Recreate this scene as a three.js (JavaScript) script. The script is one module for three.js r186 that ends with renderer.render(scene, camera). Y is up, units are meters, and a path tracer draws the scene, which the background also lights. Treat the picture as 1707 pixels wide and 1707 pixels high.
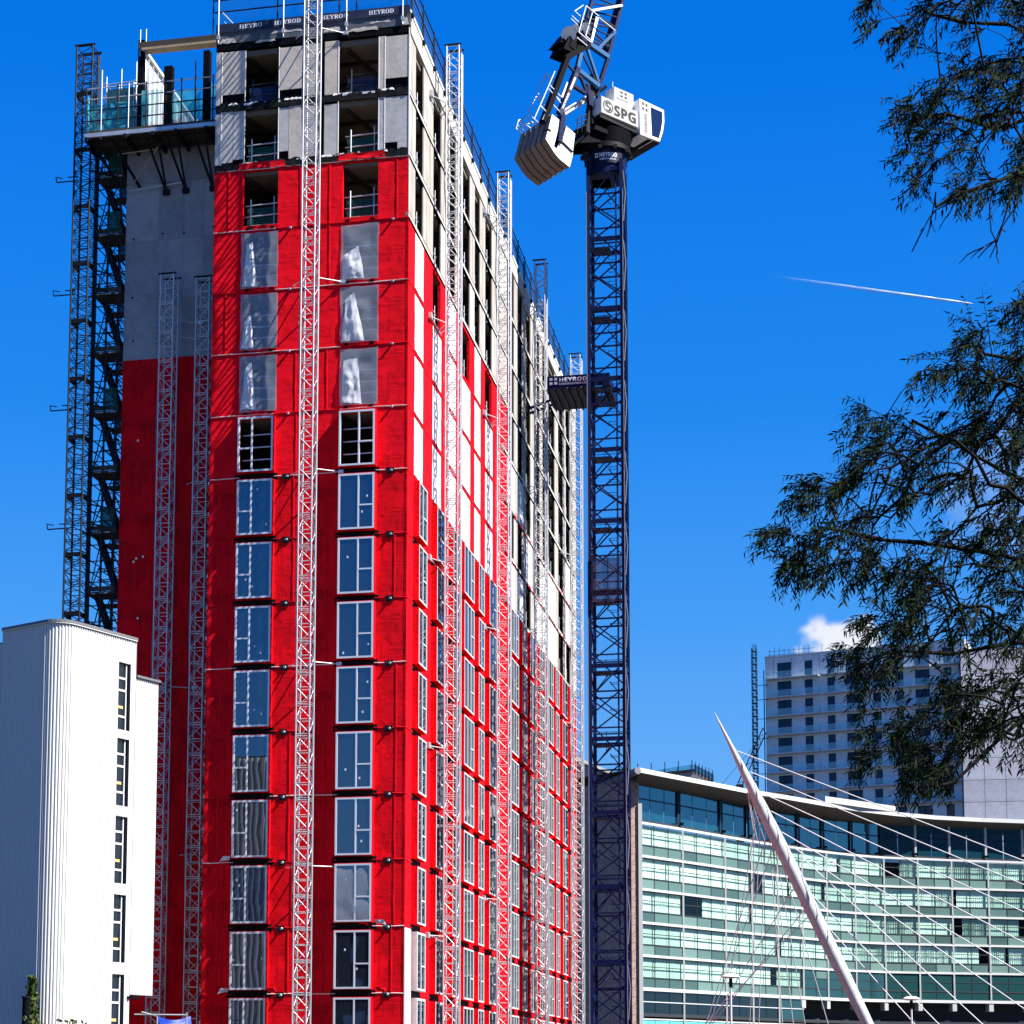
import * as THREE from 'three';
import { mergeGeometries, toCreasedNormals } from 'three/addons/utils/BufferGeometryUtils.js';

// ───────────── camera, sky, sun, exposure ─────────────
const scene = new THREE.Scene();
const FOC = 3087.4, CX = 853.5, CY = 1476, PITCH = Math.atan2(315.3, 3087.4), EYE = new THREE.Vector3(0, 1.7, 0);
const camera = new THREE.PerspectiveCamera(2 * Math.atan(CY / FOC) * 180 / Math.PI, 1707 / (2 * CY), 0.5, 30000);
camera.setViewOffset(1707, 2 * CY, 0, 0, 1707, 1707);          // a shift lens: the horizon lies below the frame
camera.position.copy(EYE);
camera.rotation.set(PITCH, 0, 0);
camera.updateMatrixWorld(true);
const renderer = new THREE.WebGLRenderer({ antialias: true });
renderer.setSize(1024, 1024);
renderer.toneMapping = THREE.LinearToneMapping;
renderer.toneMappingExposure = 2.9;
renderer.shadowMap.enabled = true;

const V = (x, y, z) => new THREE.Vector3(x, y, z);
const PHI = -10.376 * Math.PI / 180, O = V(-4.81, 0, -82.38);   // the tower's near corner and turn
const EXA = V(Math.cos(PHI), 0, -Math.sin(PHI)), EZA = V(Math.sin(PHI), 0, Math.cos(PHI));
const SUN = EXA.clone().multiplyScalar(4.7).add(EZA.clone().multiplyScalar(1.12)).add(V(0, 5.7, 0)).normalize();
const sun = new THREE.DirectionalLight(new THREE.Color().setRGB(1, 0.955, 0.88), 5);
sun.position.copy(SUN).multiplyScalar(300).add(V(0, 0, -90));
sun.target.position.set(0, 0, -90);
sun.castShadow = true; sun.shadow.mapSize.set(4096, 4096);
Object.assign(sun.shadow.camera, { left: -120, right: 120, top: 120, bottom: -120, near: 10, far: 700 });
scene.add(sun, sun.target);

// seeded random and value noise
let seed = 12345;
const rnd = () => { seed = (seed + 0x6d2b79f5) | 0; let t = Math.imul(seed ^ (seed >>> 15), 1 | seed); t = (t + Math.imul(t ^ (t >>> 7), 61 | t)) ^ t; return ((t ^ (t >>> 14)) >>> 0) / 4294967296; };
const R = (a, b) => a + (b - a) * rnd();
const hash = (x, y, s) => { let h = Math.imul(x, 374761393) ^ Math.imul(y, 668265263) ^ Math.imul(s + 11, 2147483629); h = Math.imul(h ^ (h >>> 13), 1274126177); return ((h ^ (h >>> 16)) >>> 0) / 4294967296; };
const vnoise = (x, y, s, p) => {
  const xi = Math.floor(x), yi = Math.floor(y), fx = x - xi, fy = y - yi, u = fx * fx * (3 - 2 * fx), v = fy * fy * (3 - 2 * fy);
  const w = (a) => ((a % p) + p) % p, g = (i, j) => hash(w(xi + i), w(yi + j), s);
  return (g(0, 0) * (1 - u) + g(1, 0) * u) * (1 - v) + (g(0, 1) * (1 - u) + g(1, 1) * u) * v;
};
const fbm = (x, y, s, p, o = 4) => { let a = 0, k = 0.5, f = 1; for (let i = 0; i < o; i++) { a += k * vnoise(x * f, y * f, s + i, p * f); k /= 2; f *= 2; } return a / (1 - Math.pow(0.5, o)); };

// the sky: clear deep blue, paler low down, a few small white clouds
{
  const W = 4096, H = 2048, d = new Float32Array(W * H * 4);
  const stops = [[0, .34, .60, .92], [4, .25, .53, .94], [9, .14, .43, .95], [14, .062, .34, .93], [20, .016, .25, .88], [30, .0015, .178, .80], [45, .001, .15, .68], [90, .001, .10, .50]];
  const sky = (e) => { for (let i = 1; i < stops.length; i++) if (e <= stops[i][0]) { const a = stops[i - 1], b = stops[i], t = (e - a[0]) / (b[0] - a[0]); return [1, 2, 3].map((c) => a[c] + (b[c] - a[c]) * t); } return stops[7].slice(1); };
  const clouds = [];
  for (let i = 0; i < 6; i++) clouds.push([(i * 41 + 215 + 9 * hash(i, 3, 1)) % 360, 5 + 5 * hash(i, 5, 2), 1.6 + 2 * hash(i, 7, 3), .6 + .5 * hash(i, 9, 4)]);
  clouds.push([100.1, 12.9, 1.15, 1.25], [105.6, 16.8, 2.2, 2.6]);
  for (let y = 0; y < H; y++) {
    const e = (y + .5) / H * 180 - 90, base = e > 0 ? sky(e) : [.07, .075, .08];
    for (let x = 0; x < W; x++) {
      const az = (x + .5) / W * 360, o = (y * W + x) * 4; let c = 0;   // u = .5 + atan2(z, x) / 2pi, so straight ahead (-z) is az 90
      if (e > 0 && e < 34) for (const [ca, ce, cw, ch] of clouds) {
        let da = az - ca; da -= 360 * Math.round(da / 360); const q = (da / cw) ** 2 + ((e - ce) / (e < ce ? ch * .55 : ch)) ** 2;
        if (q < 3) { const n = fbm(az * 1.9, e * 2.4, 40, 684, 6); c = Math.max(c, Math.min(1, Math.max(0, (1.12 - q + (n - .5) * 2.6) * 1.5)) * (ch > 2 ? .14 : .95)); }
      }
      const cl = [.90, .93, 1.0];
      for (let k = 0; k < 3; k++) d[o + k] = (base[k] + (cl[k] - base[k]) * c) / 2.9;
      d[o + 3] = 1;
    }
  }
  const t = new THREE.DataTexture(d, W, H, THREE.RGBAFormat, THREE.FloatType);
  t.mapping = THREE.EquirectangularReflectionMapping; t.magFilter = THREE.LinearFilter; t.needsUpdate = true;
  scene.background = t; scene.environment = t;
}

// ───────────── helpers ─────────────
const FWD = V(0, Math.sin(PITCH), -Math.cos(PITCH)), UPV = V(0, Math.cos(PITCH), Math.sin(PITCH));
const ray = (px, py) => FWD.clone().addScaledVector(V(1, 0, 0), (px - CX) / FOC).addScaledVector(UPV, (CY - py) / FOC);
const at = (px, py, dep) => EYE.clone().addScaledVector(ray(px, py), dep);
const onPlane = (px, py, p, n) => { const r = ray(px, py); return EYE.clone().addScaledVector(r, p.clone().sub(EYE).dot(n) / r.dot(n)); };
const atHeight = (px, py, y) => onPlane(px, py, V(0, y, 0), V(0, 1, 0));
const toLocal = (p) => { const d = p.clone().sub(O); return V(d.dot(EXA), d.y, d.dot(EZA)); };
const toWorld = (p) => O.clone().addScaledVector(EXA, p.x).addScaledVector(EZA, p.z).add(V(0, p.y, 0));
const onZ = (px, py, z) => toLocal(onPlane(px, py, O.clone().addScaledVector(EZA, z), EZA));     // on a plane parallel to the tower's narrow face, in tower axes
const onX = (px, py, x) => toLocal(onPlane(px, py, O.clone().addScaledVector(EXA, x), EXA));

const used = new Map();
const numbered = (n) => { const k = used.get(n) ?? 0; used.set(n, k + 1); return k ? n + '_' + String(k).padStart(3, '0') : n; };
const OFF = new Map();
function thing(name, label, category, base = V(0, 0, 0), turn = 0, group) {   // base: where it stands; its parts are written in the axes named by `frame`
  const o = new THREE.Group(); o.name = numbered(name); scene.add(o);
  o.position.copy(base); o.rotation.y = turn; o.userData = { label, category };
  if (group) o.userData.group = group;
  OFF.set(o, V(0, 0, 0));
  return o;
}
const towerThing = (name, label, category, baseLocal, group) => { const o = thing(name, label, category, toWorld(baseLocal), PHI, group); OFF.set(o, baseLocal.clone()); return o; };
const worldThing = (name, label, category, base, group) => { const o = thing(name, label, category, base, 0, group); OFF.set(o, base.clone()); return o; };
function part(name, geo, mat, parent) {
  const off = OFF.get(parent) ?? V(0, 0, 0);
  if (off.lengthSq() && !geo.userData.placed) geo.translate(-off.x, -off.y, -off.z);
  const m = new THREE.Mesh(geo, mat); m.name = name; m.castShadow = m.receiveShadow = true;
  parent.add(m); OFF.set(m, off);
  return m;
}
const struct = (name, geo, mat) => { const m = new THREE.Mesh(geo, mat); m.name = name; m.receiveShadow = true; m.userData.kind = 'structure'; scene.add(m); return m; };

// boxes with uv in metres, bars, tubes, sheets
function raw(pos, uv, idx) { const g = new THREE.BufferGeometry(); g.setAttribute('position', new THREE.Float32BufferAttribute(pos, 3)); g.setAttribute('uv', new THREE.Float32BufferAttribute(uv, 2)); g.setIndex(idx); g.computeVertexNormals(); return g; }
function boxG(x0, x1, y0, y1, z0, z1) {
  const P = [], U = [], I = [];
  const face = (a, b, c, d, uv) => { const n = P.length / 3; for (const p of [a, b, c, d]) { P.push(...p); U.push(...uv(p)); } I.push(n, n + 1, n + 2, n, n + 2, n + 3); };
  const zy = (p) => [p[2], p[1]], xy = (p) => [p[0], p[1]], xz = (p) => [p[0], p[2]];
  face([x1, y0, z1], [x1, y0, z0], [x1, y1, z0], [x1, y1, z1], zy); face([x0, y0, z0], [x0, y0, z1], [x0, y1, z1], [x0, y1, z0], zy);
  face([x0, y0, z1], [x1, y0, z1], [x1, y1, z1], [x0, y1, z1], xy); face([x1, y0, z0], [x0, y0, z0], [x0, y1, z0], [x1, y1, z0], xy);
  face([x0, y1, z1], [x1, y1, z1], [x1, y1, z0], [x0, y1, z0], xz); face([x0, y0, z0], [x1, y0, z0], [x1, y0, z1], [x0, y0, z1], xz);
  return raw(P, U, I);
}
function barG(a, b, w, h = w, upHint = V(0, 1, 0)) {
  const d = b.clone().sub(a), L = d.length(); d.normalize();
  let s = d.clone().cross(upHint); if (s.lengthSq() < 1e-4) s = d.clone().cross(V(1, 0, 0)); s.normalize(); const u = s.clone().cross(d).normalize();
  const g = boxG(-w / 2, w / 2, -h / 2, h / 2, -L / 2, L / 2);
  return g.applyMatrix4(new THREE.Matrix4().makeBasis(s, u, d.clone().negate()).setPosition(a.clone().add(b).multiplyScalar(.5)));
}
function tubeG(a, b, r, n = 6, r2 = r) {
  const d = b.clone().sub(a), L = d.length(), g = new THREE.CylinderGeometry(r2, r, L, n, 1);
  const q = new THREE.Quaternion().setFromUnitVectors(V(0, 1, 0), d.clone().normalize());
  return g.applyQuaternion(q).translate((a.x + b.x) / 2, (a.y + b.y) / 2, (a.z + b.z) / 2);
}
function polyG(pts, dir) {   // a flat polygon of points, thickened along dir
  const n = V(0, 0, 0); for (let i = 1; i < pts.length - 1; i++) n.add(pts[i].clone().sub(pts[0]).cross(pts[i + 1].clone().sub(pts[0]))); n.normalize();
  const u = pts[1].clone().sub(pts[0]).normalize(), v = n.clone().cross(u), p2 = pts.map((p) => { const d = p.clone().sub(pts[0]); return new THREE.Vector2(d.dot(u), d.dot(v)); });
  const tri = THREE.ShapeUtils.triangulateShape(p2, []), P = [], U = [], I = [], far = pts.map((p) => p.clone().add(dir)), flip = n.dot(dir) > 0;
  const cap = (a, rev) => { const k = P.length / 3; a.forEach((p, i) => { P.push(p.x, p.y, p.z); U.push(p2[i].x, p2[i].y); }); for (const t of tri) rev ? I.push(k + t[0], k + t[2], k + t[1]) : I.push(k + t[0], k + t[1], k + t[2]); };
  cap(pts, flip); cap(far, !flip);
  for (let i = 0; i < pts.length; i++) { const j = (i + 1) % pts.length, k = P.length / 3, w = pts[i].distanceTo(pts[j]), h = dir.length(); for (const [p, uv] of [[pts[i], [0, 0]], [pts[j], [w, 0]], [far[j], [w, h]], [far[i], [0, h]]]) { P.push(p.x, p.y, p.z); U.push(...uv); } flip ? I.push(k, k + 1, k + 2, k, k + 2, k + 3) : I.push(k, k + 2, k + 1, k, k + 3, k + 2); }
  return raw(P, U, I);
}
function sheetG(a, b, c, d, nx = 1, ny = 1, f = null) {   // a bottom left, b bottom right, c top right, d top left; uv 0..1
  const P = [], U = [], I = [];
  for (let j = 0; j <= ny; j++) for (let i = 0; i <= nx; i++) { const s = i / nx, t = j / ny, p = a.clone().lerp(b, s).lerp(d.clone().lerp(c, s), t); if (f) f(p, s, t); P.push(p.x, p.y, p.z); U.push(s, t); }
  for (let j = 0; j < ny; j++) for (let i = 0; i < nx; i++) { const k = j * (nx + 1) + i; I.push(k, k + 1, k + nx + 2, k, k + nx + 2, k + nx + 1); }
  return raw(P, U, I);
}
class MB {
  constructor() { this.g = []; }
  add(g) { this.g.push(g); return this; }
  box(...a) { return this.add(boxG(...a)); }
  bar(...a) { return this.add(barG(...a)); }
  tube(...a) { return this.add(tubeG(...a)); }
  geo() { return mergeGeometries(this.g.map((g) => { const h = g.index ? g : g; return h; })); }
  build(name, mat, parent) { return part(name, this.geo(), mat, parent); }
}

// ───────────── materials ─────────────
const lin = (r, g, b) => new THREE.Color().setRGB(r, g, b);
function tex(S, f, { srgb = true, rep = [1, 1], ch = 4 } = {}) {
  const d = new Uint8Array(S * S * 4);
  for (let y = 0; y < S; y++) for (let x = 0; x < S; x++) { const c = f(x / S, y / S), o = (y * S + x) * 4; for (let k = 0; k < 3; k++) d[o + k] = Math.max(0, Math.min(255, Math.round((c.length ? c[k] : c) * 255))); d[o + 3] = 255; }
  const t = new THREE.DataTexture(d, S, S); t.wrapS = t.wrapT = THREE.RepeatWrapping; t.magFilter = THREE.LinearFilter; t.minFilter = THREE.LinearMipmapLinearFilter; t.generateMipmaps = true;
  if (srgb) t.colorSpace = THREE.SRGBColorSpace; t.repeat.set(...rep); t.needsUpdate = true; return t;
}
const grain = tex(512, (u, v) => { const n = fbm(u * 5, v * 5, 1, 5, 6), m = fbm(u * 40, v * 40, 9, 40, 3); const k = .84 + .22 * n + .1 * (m - .5); return [k, k, k]; }, { rep: [.25, .25] });
const grime = tex(512, (u, v) => { let k = .93 + .13 * (fbm(u * 4, v * 4, 141, 4, 6) - .5); const st = fbm(u * 60, v * 2, 143, 120, 4); if (st > .6) k *= 1 - (st - .6) * .7; return [k, k * .995, k * .985]; }, { rep: [.3, .3] });
const grainBump = tex(512, (u, v) => fbm(u * 16, v * 16, 21, 16, 5), { srgb: false, rep: [.33, .33] });
const wrinkle = tex(512, (u, v) => { const a = fbm(u * 4, v * 4, 31, 4, 4), b = vnoise(u * 3 + a * 1.3, v * 14 + a * 2, 35, 3 * 14); return .5 + .35 * (a - .5) + .2 * Math.abs(b - .5); }, { srgb: false, rep: [.4, .4] });
function canvas(w, h, f, srgb = true) { const c = document.createElement('canvas'); c.width = w; c.height = h; const x = c.getContext('2d'); f(x, w, h); const t = new THREE.CanvasTexture(c); if (srgb) t.colorSpace = THREE.SRGBColorSpace; t.anisotropy = 8; return t; }
const std = (color, roughness = .8, more = {}) => new THREE.MeshPhysicalMaterial({ color, roughness, metalness: 0, specularIntensity: .5, ...more });
// red breather membrane: woven sheet with the maker's faint diagonal print, scuffs and creases
const membraneMap = tex(1024, (u, v) => {
  let k = .92 + .16 * (fbm(u * 6, v * 6, 3, 6, 5) - .5);
  const row = Math.floor(v * 3), cx = (u * 3 + .31 * row) % 1, cy = (v * 3) % 1, a = (cx + cy * 1.05) * 11 % 1, w = fbm(u * 42, v * 42, 8, 42, 3);
  if (cx > .16 && cx < .66 && cy > .18 && cy < .72) { if (a < .30 && w > .38) k *= .86; } else if (cx > .70 && cx < .82 && cy > .3 && cy < .46 && w > .44) k *= .86;
  if (fbm(u * 11, v * 3, 17, 33, 4) > .66) k *= .93;
  return [k, k, k];
}, { rep: [.3, .3] });
const scuffMap = tex(1024, (u, v) => { let k = .88 + .3 * (fbm(u * 5, v * 5, 103, 5, 6) - .5); if (fbm(u * 9, v * 4, 107, 36, 4) > .62) k *= .90; if (fbm(u * 40, v * 40, 109, 40, 2) > .80) k *= .82; const st = fbm(u * 46, v * 3, 113, 138, 3); if (st > .68) k *= .90; const d = fbm(u * 3, v * 3, 117, 3, 3) * 8 % 1; if (d < .05) k *= .90; let g = k, b = k; if (fbm(u * 22, v * 22, 119, 22, 4) > .74) { g *= 1.9; b *= 1.9; } return [k, g, b]; }, { rep: [.21, .21] });
const ripple = tex(256, (u, v) => fbm(u * 3, v * 3, 131, 3, 2), { srgb: false, rep: [.45, .3] });
const M = {
  membrane: std(lin(.84, .003, .014), .8, { specularIntensity: .12, map: membraneMap, bumpMap: wrinkle, bumpScale: .07, side: THREE.DoubleSide }),
  membranePlain: std(lin(.86, .003, .013), .8, { specularIntensity: .12, map: scuffMap, bumpMap: wrinkle, bumpScale: .055 }),
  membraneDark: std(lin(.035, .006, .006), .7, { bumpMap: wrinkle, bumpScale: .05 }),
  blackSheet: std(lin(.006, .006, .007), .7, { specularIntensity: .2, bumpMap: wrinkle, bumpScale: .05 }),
  seam: std(lin(.78, .55, .52), .6), flap: std(lin(.70, .004, .011), .7, { specularIntensity: .2, side: THREE.DoubleSide, bumpMap: wrinkle, bumpScale: .08 }), flapOld: std(lin(.70, .006, .012), .6, { bumpMap: wrinkle, bumpScale: .08, side: THREE.DoubleSide }),
  sheath: std(lin(.50, .445, .39), .85, { map: grain, bumpMap: grainBump, bumpScale: .006 }),
  sheathCool: std(lin(.44, .425, .415), .85, { map: grain, bumpMap: grainBump, bumpScale: .006 }),
  boardEdge: std(lin(.78, .76, .72), .8), whiteBoard: std(lin(.50, .485, .46), .85, { map: grime }), sheathR: std(lin(.40, .375, .345), .88, { map: grime, bumpMap: grainBump, bumpScale: .006 }),
  concrete: std(lin(.27, .275, .29), .9, { map: grain, bumpMap: grainBump, bumpScale: .012 }),
  concreteB: std(lin(.24, .245, .26), .9, { map: grain, bumpMap: grainBump, bumpScale: .012 }),
  concreteC: std(lin(.30, .30, .31), .9, { map: grain, bumpMap: grainBump, bumpScale: .012 }),
  slab: std(lin(.15, .125, .10), .9, { map: grain, bumpMap: grainBump, bumpScale: .01 }),
  soffitBeam: std(lin(.03, .022, .018), .8), inner: std(lin(.045, .045, .045), .9, { map: grain }),
  slate: std(lin(.085, .095, .115), .7, { map: grain, bumpMap: grainBump, bumpScale: .01 }),
  galv: std(lin(.55, .56, .58), .42, { metalness: .55, map: grain }), galvDark: std(lin(.012, .014, .022), .5, { specularIntensity: .4 }),
  white: std(lin(.78, .78, .78), .5), frameGrey: std(lin(.55, .57, .62), .4, { metalness: .15 }), frameWhite: std(lin(.46, .47, .48), .45),
  navy: std(lin(.004, .012, .06), .5, { specularIntensity: .2 }), navyOld: std(lin(.003, .008, .04), .5, { map: grain }), craneBlue: std(lin(.003, .008, .05), .45, { specularIntensity: .2, map: grain }), craneLight: std(lin(.006, .075, .19), .4),
  black: std(lin(.0028, .0028, .004), .7, { specularIntensity: .1 }), darkSteel: std(lin(.006, .007, .010), .55, { specularIntensity: .25 }),
  timber: std(lin(.36, .27, .17), .8, { map: grain }), timberDark: std(lin(.055, .046, .038), .85, { map: grain }),
  netBlue: std(lin(.02, .30, .40), .8, { transparent: true, opacity: .62, side: THREE.DoubleSide }), netGreen: std(lin(.008, .06, .05), .85, { transparent: true, opacity: .72, side: THREE.DoubleSide }), guardMesh: std(lin(.01, .05, .16), .8, { transparent: true, opacity: .28, side: THREE.DoubleSide }),
  plastic: new THREE.MeshPhysicalMaterial({ color: lin(.66, .70, .78), roughness: .2, transmission: .78, thickness: 0, side: THREE.DoubleSide, bumpMap: wrinkle, bumpScale: .06 }),
  filmWhite: new THREE.MeshPhysicalMaterial({ color: lin(.80, .82, .86), roughness: .4, transmission: .5, thickness: 0, side: THREE.DoubleSide, bumpMap: wrinkle, bumpScale: .06 }),
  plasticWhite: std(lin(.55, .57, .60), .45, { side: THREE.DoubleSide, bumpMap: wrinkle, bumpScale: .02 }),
  glassBlue: new THREE.MeshPhysicalMaterial({ color: lin(.012, .016, .022), roughness: .03, specularIntensity: 1, ior: 2.1 }),
  cableGrey: std(lin(.12, .13, .16), .5),
  sticker: std(lin(.6, .62, .64), .7),
};
// tower glass: coated double glazing, dark room behind
const towerGlass = new THREE.MeshPhysicalMaterial({ color: lin(.010, .014, .020), roughness: .02, metalness: 0, ior: 2.45, specularColor: lin(.62, .82, 1), bumpMap: ripple, bumpScale: .003 });
const clearGlass = new THREE.MeshPhysicalMaterial({ color: lin(.8, .9, .88), roughness: .02, transmission: 1, thickness: 0, ior: 1.5 });
// ───────────── ground ─────────────
{
  const g = new THREE.PlaneGeometry(6000, 6000); g.rotateX(-Math.PI / 2);
  const t = grain.clone(); t.repeat.set(900, 900); t.needsUpdate = true;
  struct('ground', g, std(lin(.045, .042, .04), .95, { map: t }));
}

// ───────────── the red tower block ─────────────
const F = (k) => 5.33 + 3 * k, PD = .30;
const place = (name, geo, mat, parent, pos, rotY = 0) => { const m = new THREE.Mesh(geo, mat); m.name = name; m.castShadow = m.receiveShadow = true; m.position.copy(pos).sub(OFF.get(parent) ?? V(0, 0, 0)); m.rotation.y = rotY; parent.add(m); OFF.set(m, V(0, 0, 0)); return m; };
const HALF = Math.PI / 2;
const tower = towerThing('tower_block', 'tall unfinished block wrapped in bright red membrane with bare pale panels on its top storeys', 'building', V(0, 0, 0));
// windows of the long side: [start, end] in metres from the near corner
const WIN = [[1.32, 2.95], [5.1, 6.9], [8.85, 10.35], [11.55, 14.05], [15.3, 16.8], [18.3, 20.3], [24.95, 27.4], [28.75, 30.25], [31.55, 33.3], [35.1, 36.8], [37.9, 40.6], [41.6, 43.1], [44.6, 46.8], [48.1, 50.1]];
const OPEN_L = [[-8.02, -6.32], [-3.16, -1.46]], WALL_L = [[-9.47, -8.02], [-6.32, -3.16], [-1.46, 0]], DEPTH = 53;
const WALL_R = []; { let a = 0; for (const [s, e] of WIN) { WALL_R.push([a, s]); a = e; } WALL_R.push([a, DEPTH]); }
{
  const cx = (x0, x1, y0, y1, w0, w1, R) => R ? boxG(w0, w1, y0, y1, -x1, -x0) : boxG(x0, x1, y0, y1, w0, w1);   // a box in face axes: along, up, out
  for (let k = -1; k <= 15; k++) {
    part('floor_slab', boxG(-9.4, -.16, F(k) - .26, F(k), -DEPTH + .1, -.16), M.slab, tower);
    if (k >= 8) {   // ribs under the slab seen through the open storeys
      const b = new MB(), y = F(k + 1) - .26; if (k < 15) {
        for (const x of [-1.9, -6.7]) b.bar(V(x - 1.2, y - .09, -.3), V(x + 1.0, y - .09, -7), .16, .16); for (const z of [-1.6, -3.4, -5.2]) b.box(-9.2, -.2, y - .14, y, z - .07, z + .07);
        for (let z = 8.5; z < 52; z += 2.1) b.box(-4.2, -.2, y - .16, y, -z - .07, -z + .07); b.box(-2.2, -2.05, y - .14, y, -52, -8); b.build('soffit_beam', M.soffitBeam, tower);
      }
    }
  }
  part('added_partition', boxG(-4.6, -4.45, 0, 50, -52, -7.6), M.inner, tower); part('added_partition', boxG(-9.3, -.3, 0, 50, -7.6, -7.45), M.inner, tower);  // inner walls added to stop sunlight crossing the open storeys
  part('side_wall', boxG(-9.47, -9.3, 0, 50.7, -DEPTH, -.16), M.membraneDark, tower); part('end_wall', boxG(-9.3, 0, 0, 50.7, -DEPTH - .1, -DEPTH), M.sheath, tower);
  for (let z = 14.8; z < 52; z += 6.9) part('added_partition', boxG(-4.45, -.3, 0, 50, -z - .06, -z + .06), M.inner, tower);
  part('added_partition', boxG(-4.82, -4.66, 0, 50, -7.4, -.4), M.inner, tower);

  // narrow face: red membrane up to the thirteenth seam, grey boards above
  for (let k = -2; k <= 12; k++) {
    for (const [a, b] of WALL_L) part('membrane_panel', cx(a, b, F(k), F(k + 1), -.15, 0), k > 7 ? M.membrane : M.membranePlain, tower);
    for (const [a, b] of OPEN_L) {
      part('membrane_band', cx(a, b, F(k + 1) - (k === 12 ? .1 : .24), F(k + 1), -.149, -.003), M.membranePlain, tower);
      part('membrane_band', cx(a, b, F(k), F(k) + (k > 8 ? .2 : .16), -.149, -.003), M.membranePlain, tower);
      if (k > 8) { const y = F(k); for (const u of [a + .25, b - .25]) part('bracket', cx(u - .09, u + .09, y + .01, y + .1, -.01, .06), M.black, tower); }
    }
  }
  for (let k = 0; k <= 13; k++) {   // folded seam of the membrane at each floor
    const segs = k > 8 ? [[-9.47, -6.4], [-6.4, -3.2], [-3.2, 0]] : WALL_L;
    segs.forEach(([a, b], i) => { const n = 6; part('seam_fold', sheetG(V(a + .002, F(k) - .045, .006), V(b, F(k) - .045, .006), V(b, F(k), .004), V(a + .002, F(k), .004), n * 3, 2, (p, s, t) => { const w = .022 + .022 * vnoise(s * 9 + k * 3.1 + i, 2, 5, 999); if (t === .5) { p.z += w; } p.y += .018 * Math.sin(s * 5 + k * 2) * vnoise(s * 4 + k, i, 7, 999); }), k === 13 || rnd() < .5 ? M.seam : M.flap, tower); });
  }
  for (let k = -1; k <= 12; k++) for (const u of [-8.9, -5.4, -3.95, -.62]) { const w = R(-.12, .12), y0 = F(k) + .02, y1 = F(k + 1) - .06; if (rnd() < .55) part('sheet_lap', sheetG(V(u + w, y0, .003), V(u + w + .13, y0, .004), V(u + w + .13, y1, .004), V(u + w, y1, .003), 3, 12, (p, s, t) => { p.z += (s > .2 && s < .8 ? .012 : 0) + .012 * vnoise(t * 9 + k, u + s, 27, 999); p.x += .02 * (vnoise(t * 5 + k * 3, u, 28, 999) - .5); }), M.membranePlain, tower); }
  // bare boards of the two top storeys on the narrow face
  const board = (a, b, y0, y1, mat = M.sheath, w = .0) => part('sheathing_board', cx(a, b, y0, y1, -.04 + w, w), mat, tower);
  const edgeStrip = (u, y0, y1) => part('board_edge', cx(u - .018, u + .018, y0, y1, -.02, .012), M.boardEdge, tower);
  for (const k of [13, 14]) {
    const y0 = F(k), yt = F(k + 1), low = k === 14, mat = low ? M.sheath : M.sheathCool;
    board(-9.47, -9.19, y0 + .32, yt - (low ? .02 : .1), mat); board(-9.17, low ? -8.0 : -8.6, y0 + (low ? .82 : .42), yt - .04, mat); if (!low) board(-8.58, -8.04, y0 + .55, yt - .06, mat);
    board(-6.3, low ? -5.15 : -5.85, y0 + (low ? .8 : .75), yt - .1, mat); if (!low) board(-5.83, -5.1, y0 + .35, yt - .05, M.sheath); board(low ? -5.13 : -5.08, -4.42, y0 + .3, yt - .05, mat);
    board(-4.1, -3.42, y0 + .33, yt - (low ? .3 : .15), mat); if (low) board(-4.1, -3.42, yt - .28, yt - .02, mat); board(-1.44, -1.18, y0 + .36, yt - .04, mat); board(-1.16, -.03, y0 + (low ? .85 : .7), yt - .08, mat); if (!low) board(-.55, -.03, y0 + .35, y0 + .69, mat);
    for (const u of [-9.18, -8.02, -6.34, -3.42, -1.46, low ? -1.17 : -1.17]) edgeStrip(u, y0 + .34, yt - .05);
    part('cavity_sheet', cx(-9.46, -8.05, y0, yt, -.16, -.06), M.black, tower); part('cavity_sheet', cx(-6.3, -3.45, y0, yt, -.16, -.06), M.black, tower); part('cavity_sheet', cx(-1.42, -.02, y0, yt, -.16, -.06), M.black, tower);
    part('torn_sheet', sheetG(V(-9.46, y0 - .04, .012), V(-.02, y0 - .04, .012), V(-.02, y0 + .33, .004), V(-9.46, y0 + .33, .004), 130, 4, (p, s, t) => { p.y += (t > .6 ? .16 : t < .1 ? .05 : 0) * (fbm(s * 34 + k * 7, t * 2, 15, 999, 3) - .5) * 1.6; p.z += .03 * vnoise(s * 50, t * 3 + k, 16, 999); }), M.blackSheet, tower);
    for (let i = 0; i < 9; i++) { const u = R(-9.2, -.9); part('mortar_smear', sheetG(V(u, y0 + .26, .02), V(u + R(.2, .7), y0 + .27, .02), V(u + R(.2, .6), y0 + .36, .012), V(u + .05, y0 + .35, .012), 8, 2, (p, s, t) => { p.y += .07 * (vnoise(s * 6 + i, t * 3, 19, 999) - .5); p.z += .02 * vnoise(s * 5, t * 2 + i, 20, 999); }), M.boardEdge, tower); }
    for (const [a, e] of OPEN_L) part('sill_board', cx(a - .05, e + .05, y0 + .2, y0 + .3, -.15, .02), k === 14 ? M.frameGrey : M.membranePlain, tower);
  }
  for (const [a, b] of OPEN_L) part('membrane_flap', sheetG(V(a - .25, F(13) + .0, .02), V(b + .35, F(13) + .0, .02), V(b + .3, F(13) + .3, .03), V(a - .2, F(13) + .3, .03), 14, 4, (p, s, t) => { p.z += .03 * vnoise(s * 7, t * 3, 3, 99); p.y += .05 * (vnoise(s * 8, 1, 4, 99) - .5) * t; }), M.flap, tower);
  // parapet
  part('parapet', boxG(-9.49, .02, 50.38, 50.74, -.2, .0), M.black, tower); part('parapet_band', boxG(-9.5, .03, 50.72, 51.32, -.24, .012), M.slate, tower);
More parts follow.
